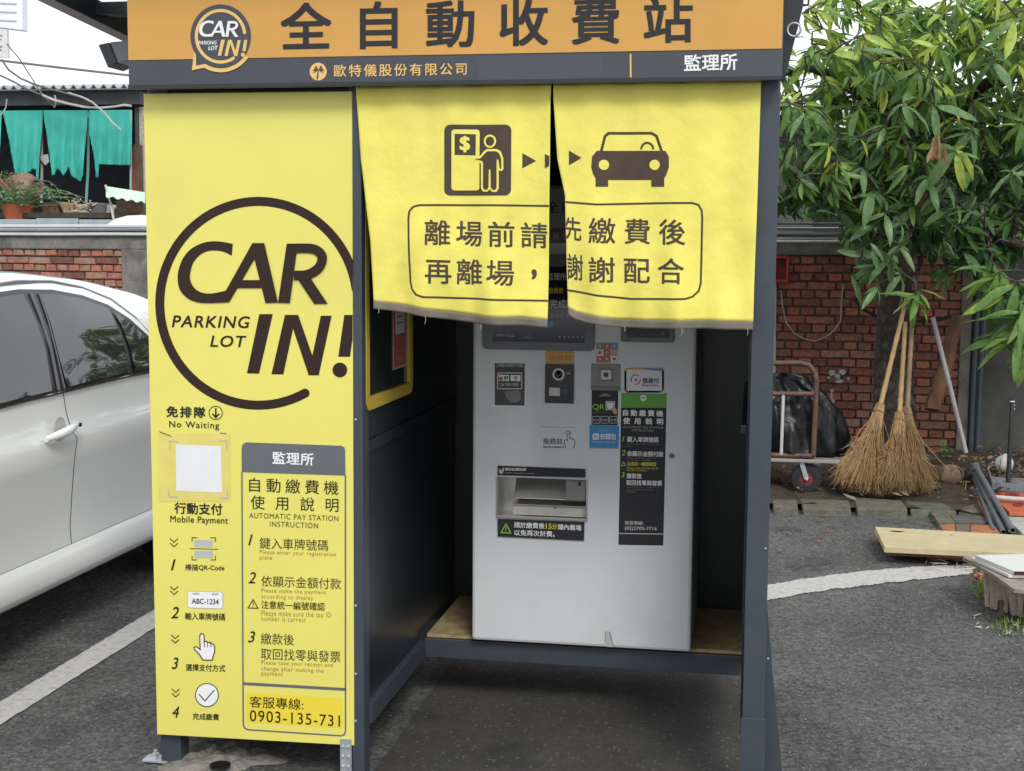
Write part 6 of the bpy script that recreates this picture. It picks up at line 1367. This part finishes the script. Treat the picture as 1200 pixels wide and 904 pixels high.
# teal tarp strips, each its own cloth
def tarp(label, px, seed):
    bm = bmesh.new(); bm.faces.new([bm.verts.new((x, y, 0)) for x, y in px])
    for axis, lo_, hi_ in ((0, min(p[0] for p in px), max(p[0] for p in px)), (1, min(p[1] for p in px), max(p[1] for p in px))):
        k = lo_ + 1.6
        while k < hi_:
            bmesh.ops.bisect_plane(bm, geom=bm.verts[:] + bm.edges[:] + bm.faces[:], plane_co=(k if axis == 0 else 0, k if axis else 0, 0), plane_no=(1 - axis, axis, 0)); k += 2.2
    for v in bm.verts:
        x, y = v.co.x, v.co.y; k = (y - 128) / 70; v.co = PY(x, y, 13.86 + (.035 * sin(x * .55 + seed) + .02 * sin(x * 1.3 + y * .1 + seed)) * k - .05 * k)
    me = bpy.data.meshes.new('tarp'); bm.to_mesh(me); bm.free(); o = link('tarp_strip', me, teal); me.polygons.foreach_set('use_smooth', [True] * len(me.polygons)); o.modifiers.new('t', 'SOLIDIFY').thickness = .004
    tag(o, label, 'tarp', 'teal tarp strips hanging from the shed roof')
tarp('narrow teal tarp strip cut off by the left edge of the photo', [(-30, 130), (2.5, 130), (1.5, 150), (-1, 190), (-12, 200), (-30, 205)], 0)
tarp('long teal tarp strip second from left with a ragged hem', [(3, 130), (50, 129.5), (49.5, 150), (47, 175), (45, 212), (43, 212), (42, 199), (38, 198), (34, 202), (32, 207), (27, 208), (24, 206), (20, 208), (17, 200), (12, 172), (8, 152)], 1)
tarp('torn teal tarp strip in the middle with jagged holes along its hem', [(51, 129.5), (103, 129.5), (102, 150), (99, 180), (97, 205), (95, 213), (89, 210), (84, 207), (82, 200), (80, 196), (77, 203), (74, 206), (71, 201), (67, 198), (64, 205), (61, 206), (59, 190), (55, 160), (52, 142)], 2)
tarp('wide short teal tarp at the right end with a folded lower edge', [(104, 129.5), (154.5, 129), (154, 160), (152.5, 194), (140, 194), (116, 192.5), (115, 208), (112.5, 208), (111, 190), (108, 172), (104.5, 156)], 3)
o = G().tube([PY(153.6, 130, 13.85), PY(153, 238, 13.85)], .012, 6).obj('teal_cord', M('teal_rope', (.2, .45, .38)), None); tag(o, 'pale teal cord hanging at the right end of the tarps', 'cord')
tag(G().prism([PY(*p, 13.9) for p in ((48, 182), (56, 181), (57.5, 190), (53, 194), (50, 190), (47, 187))], (0, .01, 0)).obj('hanging_cloth', greyw_print), 'small striped grey rag hanging between two tarps', 'rag')
# low metal sheet fence just beyond the wall, with clutter on a bench behind
a = PY(0, 266, 12.3); b = PY(168, 256, 12.3)
fs_ = thing('metal_sheet_fence', 'low blue grey metal sheet fence just beyond the wall', 'fence', (-6.2, 12.3, 0))
zz = PY(60, 256, 12.3).z; xs_ = [PY(x, 260, 12.3).x for x in (-60, -8, 42, 92, 136, 175)]
for i in range(5): G().box((xs_[i] + .004, 12.3 + .004 * (i % 2), 0), (xs_[i + 1] - .004, 12.312 + .004 * (i % 2), zz - .01 * (i % 2))).obj('metal_sheet', tin_b, fs_)
bench = thing('work_bench', 'cluttered dark bench beyond the metal sheet fence', 'bench', (-6.4, 12.8, 0))
zb_ = PY(60, 250, 12.8).z; G().box((PY(-60, 250, 12.8).x, 12.5, zb_ - .05), (PY(175, 250, 12.8).x, 13.3, zb_)).obj('top', M('dark_bench', (.06, .05, .04), .9, .3, 9, .2, 60), bench)
for x in (-50, 60, 165):
    c_ = PY(x, 250, 12.8); G().box((c_.x - .03, 12.6, 0), (c_.x + .03, 12.66, zb_ - .051)).obj('leg', shed_m, bench)
# jar lying on its side
c_ = PY(27, 222, 12.9); g = G(); g.lathe([(.0, -.19), (.08, -.185), (.145, -.12), (.165, -.02), (.155, .08), (.11, .15), (.085, .17), (.095, .185), (.07, .185), (.06, .16)], c_, axis=(.93, -.25, .1), n=28); o = g.obj('clay_jar', jar_m, smooth=True); tag(o, 'brown glazed clay jar lying on its side among the plants', 'jar')
tag(G().lathe([(.13, 0), (.16, .14), (.165, .15), (.14, .15)], PY(22, 258, 12.6), n=20).obj('plant_pot', terra, smooth=True), 'orange red plant pot beneath the ferny plant', 'plant pot')
# ferny plant
fp_ = thing('ferny_plant', 'pale green plant with feathery leaves in the pot beyond the wall', 'plant', tuple(PY(22, 250, 12.6))); r = random.Random(64)
base = PY(20, 250, 12.55); fm = leaf_mat('fern_green', (.10, .20, .09), (.20, .33, .15)); fm2 = leaf_mat('olive_green', (.12, .15, .06), (.2, .22, .1))
for i in range(46):
    a = r.uniform(0, 6.28); ln = r.uniform(.28, .62); up_ = r.uniform(.05, .30); g = G(); pts = [base + Vector((cos(a) * ln * t * 1.25 + (.1 if r.random() < .0 else 0), sin(a) * ln * t * .6, up_ * sin(pi * t * .75) + .02)) for t in [k / 7 for k in range(8)]]
    g.tube(pts, .003, 3, cap=False)
    for k in range(1, 8):
        d_ = (pts[k] - pts[k - 1]).normalized(); s_ = d_.cross(Vector((0, 0, 1))).normalized(); l2 = .075 * (1.1 - .08 * k)
        for sg in (-1, 1): tip = pts[k] + s_ * sg * l2 + d_ * l2 * .5 - Vector((0, 0, .015)); g.add([pts[k], (pts[k] + tip) / 2 + d_ * .016, tip, (pts[k] + tip) / 2 - d_ * .012], [(0, 1, 2, 3)])
    g.obj('frond', fm if i % 5 else fm2, fp_, recalc=False)
wp = G(); b2 = PY(8, 225, 12.75); r = random.Random(65)
for i in range(220):
    p = b2 + Vector((r.gauss(0, .09), r.gauss(0, .07), r.uniform(-.12, .20))); a = r.uniform(0, 6.28); wp.add([p, p + Vector((cos(a) * .02, sin(a) * .02, .012)), p + Vector((cos(a) * .035, sin(a) * .035, 0)), p + Vector((cos(a + .6) * .02, sin(a + .6) * .02, -.008))], [(0, 1, 2, 3)])
tag(wp.obj('twiggy_bush', fm2, recalc=False), 'small olive twiggy bush left of the clay jar', 'bush')
for i, (p0, p1, lab) in enumerate((((-6, 205), (16, 228), 'upper brown bamboo stick leaning left of the jar'), ((-6, 212), (20, 230), 'lower brown bamboo stick leaning left of the jar'))): tag(G().tube([PY(*p0, 12.6), PY(*p1, 12.6)], .018, 7).obj('bamboo_stick', cutwood, smooth=True), lab, 'stick', 'sticks by the jar')
junk = [('wooden_crate', [(47, 238), (66, 236), (70, 254), (52, 256)], 'small pale broken crate panel behind the fence', 'crate', cutwood), ('wood_block', [(69, 237), (86, 239), (84, 255), (78, 255), (72, 246)], 'pale wooden block slumped right of the crate', 'wood', M('pale_wood_block', (.42, .28, .18), .8, .3, 9, .2, 60)),
        ('scrap_box', [(104, 237), (123, 239), (125, 256), (104, 256)], 'grey scrap box in the middle of the bench', 'box', M('grey_scrap', (.12, .12, .11), .9, .3, 9, .2, 60)), ('white_tin', [(125, 240), (134, 244), (135, 256), (124, 256)], 'small cream tin at the bench end', 'tin', M('cream_tin', (.5, .48, .4), .5, .2, 9, .1, 60)),
        ('brown_basket', [(135, 236), (168, 233), (166, 254), (137, 255)], 'brown woven basket under the green sheet', 'basket', M('basket_brown', (.17, .105, .07), .9, .4, 30, .5, 60))]
for nm, px, lab, ct, m_ in junk: tag(G().prism([PY(*p, 12.62) for p in px], (0, .22, 0)).obj(nm, m_, bevel=.008), lab, ct)
g = G(); r = random.Random(90)
for i in range(26): a = PY(r.uniform(84, 108), r.uniform(236, 254), 12.6); g.tube([a, a + Vector((r.uniform(-.13, .13), r.uniform(-.05, .05), r.uniform(-.09, .09)))], .008, 5)
tag(g.obj('stick_heap', wood_grey), kind='stuff')
g = G(); g.grid(lambda u, v: tuple(PY(124 + 46 * u, 219 + 8 * u * .9 + 12 * v + 1.2 * sin(u * 26) * v, 12.55 - .5 * v * .4)), 60, 4); o = g.obj('corrugated_sheet', tin_g, recalc=False); o.modifiers.new('t', 'SOLIDIFY').thickness = .006; tag(o, 'pale green corrugated sheet leaning over the basket', 'sheet')
tag(G().tube([PY(123.5, 217, 12.45), PY(130, 240, 12.45), PY(134, 262, 12.35)], .012, 6).obj('white_stick', pvc_w, smooth=True), 'white stick leaning left of the green sheet', 'stick')
g = G(); c_ = PY(166, 268, 11.6); g.lathe([(.0, .12), (.12, .113), (.22, .085), (.29, .04), (.31, 0)], c_, n=36); tag(g.obj('white_basin', white_board, smooth=True), 'upturned white basin just above the wall coping', 'basin')
tag(G().prism([PY(*p, 11.55) for p in ((144, 263), (168, 262), (168, 266), (140, 267))], (0, .02, 0)).obj('basin_stand', pvc_w), 'pale strip under the upturned basin', 'strip')

# signboards and wires at the far upper left
sg = thing('rooftop_signboard', 'pale white signboard on a pole cut off at the top left corner', 'signboard', tuple(PY(-40, 330, 17)))
G().prism([PY(*p, 17) for p in ((-70, -60), (25, -60), (26, 36), (-70, 24))], (0, .15, 0)).obj('board', signwhite, sg, bevel=.01)
for k in range(3): G().prism([PY(*p, 16.985) for p in ((-60, 1 + 10 * k), (19, 4 + 10 * k), (19, 5.0 + 10 * k), (-60, 2 + 10 * k))], (0, .01, 0)).obj('printed_line', greyw_print, sg)
G().tube([PY(-42, 330, 17.1), PY(-42, -50, 17.1)], .06, 8).obj('pole', shed_b, sg)
sg2 = thing('street_nameplate', 'small pale plate with dark characters hanging below the white signboard', 'sign', tuple(PY(-5, 70, 16.8)))
G().prism([PY(*p, 16.8) for p in ((-40, 30), (8, 35), (9.5, 68), (-40, 66))], (0, .05, 0)).obj('plate', M('pale_plate', (.6, .6, .58), .6, .1, 9, 0), sg2)
G().tube([PY(-38, 60, 16.9), PY(-42, 20, 17.05)], .02, 6).obj('bracket', shed_b, sg2)
SP = Print(front(16.8), sg2); SP.multi([[(-4, 41), (3, 41.4), (3, 43), (-4, 42.6)], [(-4, 45.5), (2, 45.9), (2, 47.4), (-4, 47)], [(-4, 54), (3, 54.3), (3, 56), (-4, 55.6)], [(-3, 57.5), (2, 57.8), (2, 60), (-3, 59.7)]], bezel_m, .004, name='printed_mark')
def ww(label, px, Y, rad=.011, m_=wire_m): return wire('overhead_wire', label, [PY(x, y, Y) for x, y in px], rad, m_, 'wire', 'overhead wires at the left')
ww('straight dark wire crossing the white sky to the sign', [(-10, 70), (75, 80), (200, 94), (300, 105)], 15.5, .014)
ww('slack wire sagging from the nameplate to the shed eave', [(2, 70), (10, 82), (24, 92), (40, 99), (60, 105), (80, 110), (104, 117)], 13.7)
ww('lower slack wire entering from the left edge', [(-5, 86), (16, 96), (30, 104), (45, 110), (62, 116), (80, 121)], 13.65, .010)
ww('thin wire falling from the nameplate to the eave', [(8, 52), (22, 68), (38, 93), (46, 106), (56, 118), (64, 126)], 13.6, .007)
ww('pale cable looping along the shed eave', [(50, 112), (64, 118), (80, 122), (98, 125.6), (116, 127), (134, 125.4), (146, 123.4), (154, 124.6)], 13.55, .013, wire_l)
ww('pale wire dropping diagonally over the right tarp', [(80, 109), (96, 114), (108, 120), (122, 132), (132, 144), (142, 153)], 13.5, .010, wire_l)
ww('short bent end of pale wire at the eave', [(64, 126), (66, 118), (64, 112)], 13.6, .007, wire_l)
ww('thin rail above the shed roof edge', [(-10, 106.4), (60, 105.6), (104, 105), (152, 104.4)], 13.7, .009)
ww('thin pale loop hanging at the left edge under the eave', [(8, 116), (7, 126), (2, 134), (-3, 140)], 13.55, .007, wire_l)

# ================================================================ BEYOND THE WALL, RIGHT
hs = thing('neighbour_house', 'dim grey house with a tin roof mostly hidden behind the tree', 'house', (3.5, 16, 0))
G().box((-.6, 15.0, 0), (9, 18, 2.75)).obj('wall', M('house_grey', (.07, .075, .07), .8, .2, 3, .1, 30), hs)
for x in (.6, 2.4, 4.2): w_ = G().box((x, 14.96, 1.4), (x + .9, 14.995, 2.2)).obj('window', pane_m, hs); G().box((x - .05, 14.94, 1.33), (x + .95, 14.958, 1.395)).obj('sill', white_board, w_)
g = G(); g.grid(lambda u, v: (-1 + 10.5 * u, 14.6 + 3.8 * v, 2.78 + .5 * v + .02 * sin(u * 330)), 420, 1); o = g.obj('roof', tin, hs, recalc=False); o.modifiers.new('t', 'SOLIDIFY').thickness = .012
ru = [PY(*p, 13) for p in ((1186, 19), (1230, 14), (1230, 32), (1188, 31))]

# fallen leaves scattered on the asphalt by the kerb and boards
r = random.Random(123)
fl_ = G()
for i in range(16):
    p = PZ(r.uniform(910, 1130), r.uniform(606, 652), .004); L_ = r.uniform(.04, .09); me = LM[4][i % 4]; m = Matrix.Translation(p + Vector((0, 0, .010))) @ Matrix.Rotation(r.uniform(0, 6.28), 4, 'Z') @ Matrix.Diagonal((L_, L_ * 1.3, L_ * .25, 1))
    fl_.add([m @ v.co for v in me.vertices], [tuple(q.vertices) for q in me.polygons])
tag(fl_.obj('fallen_leaves', leaf_ms[4], recalc=False), kind='stuff')
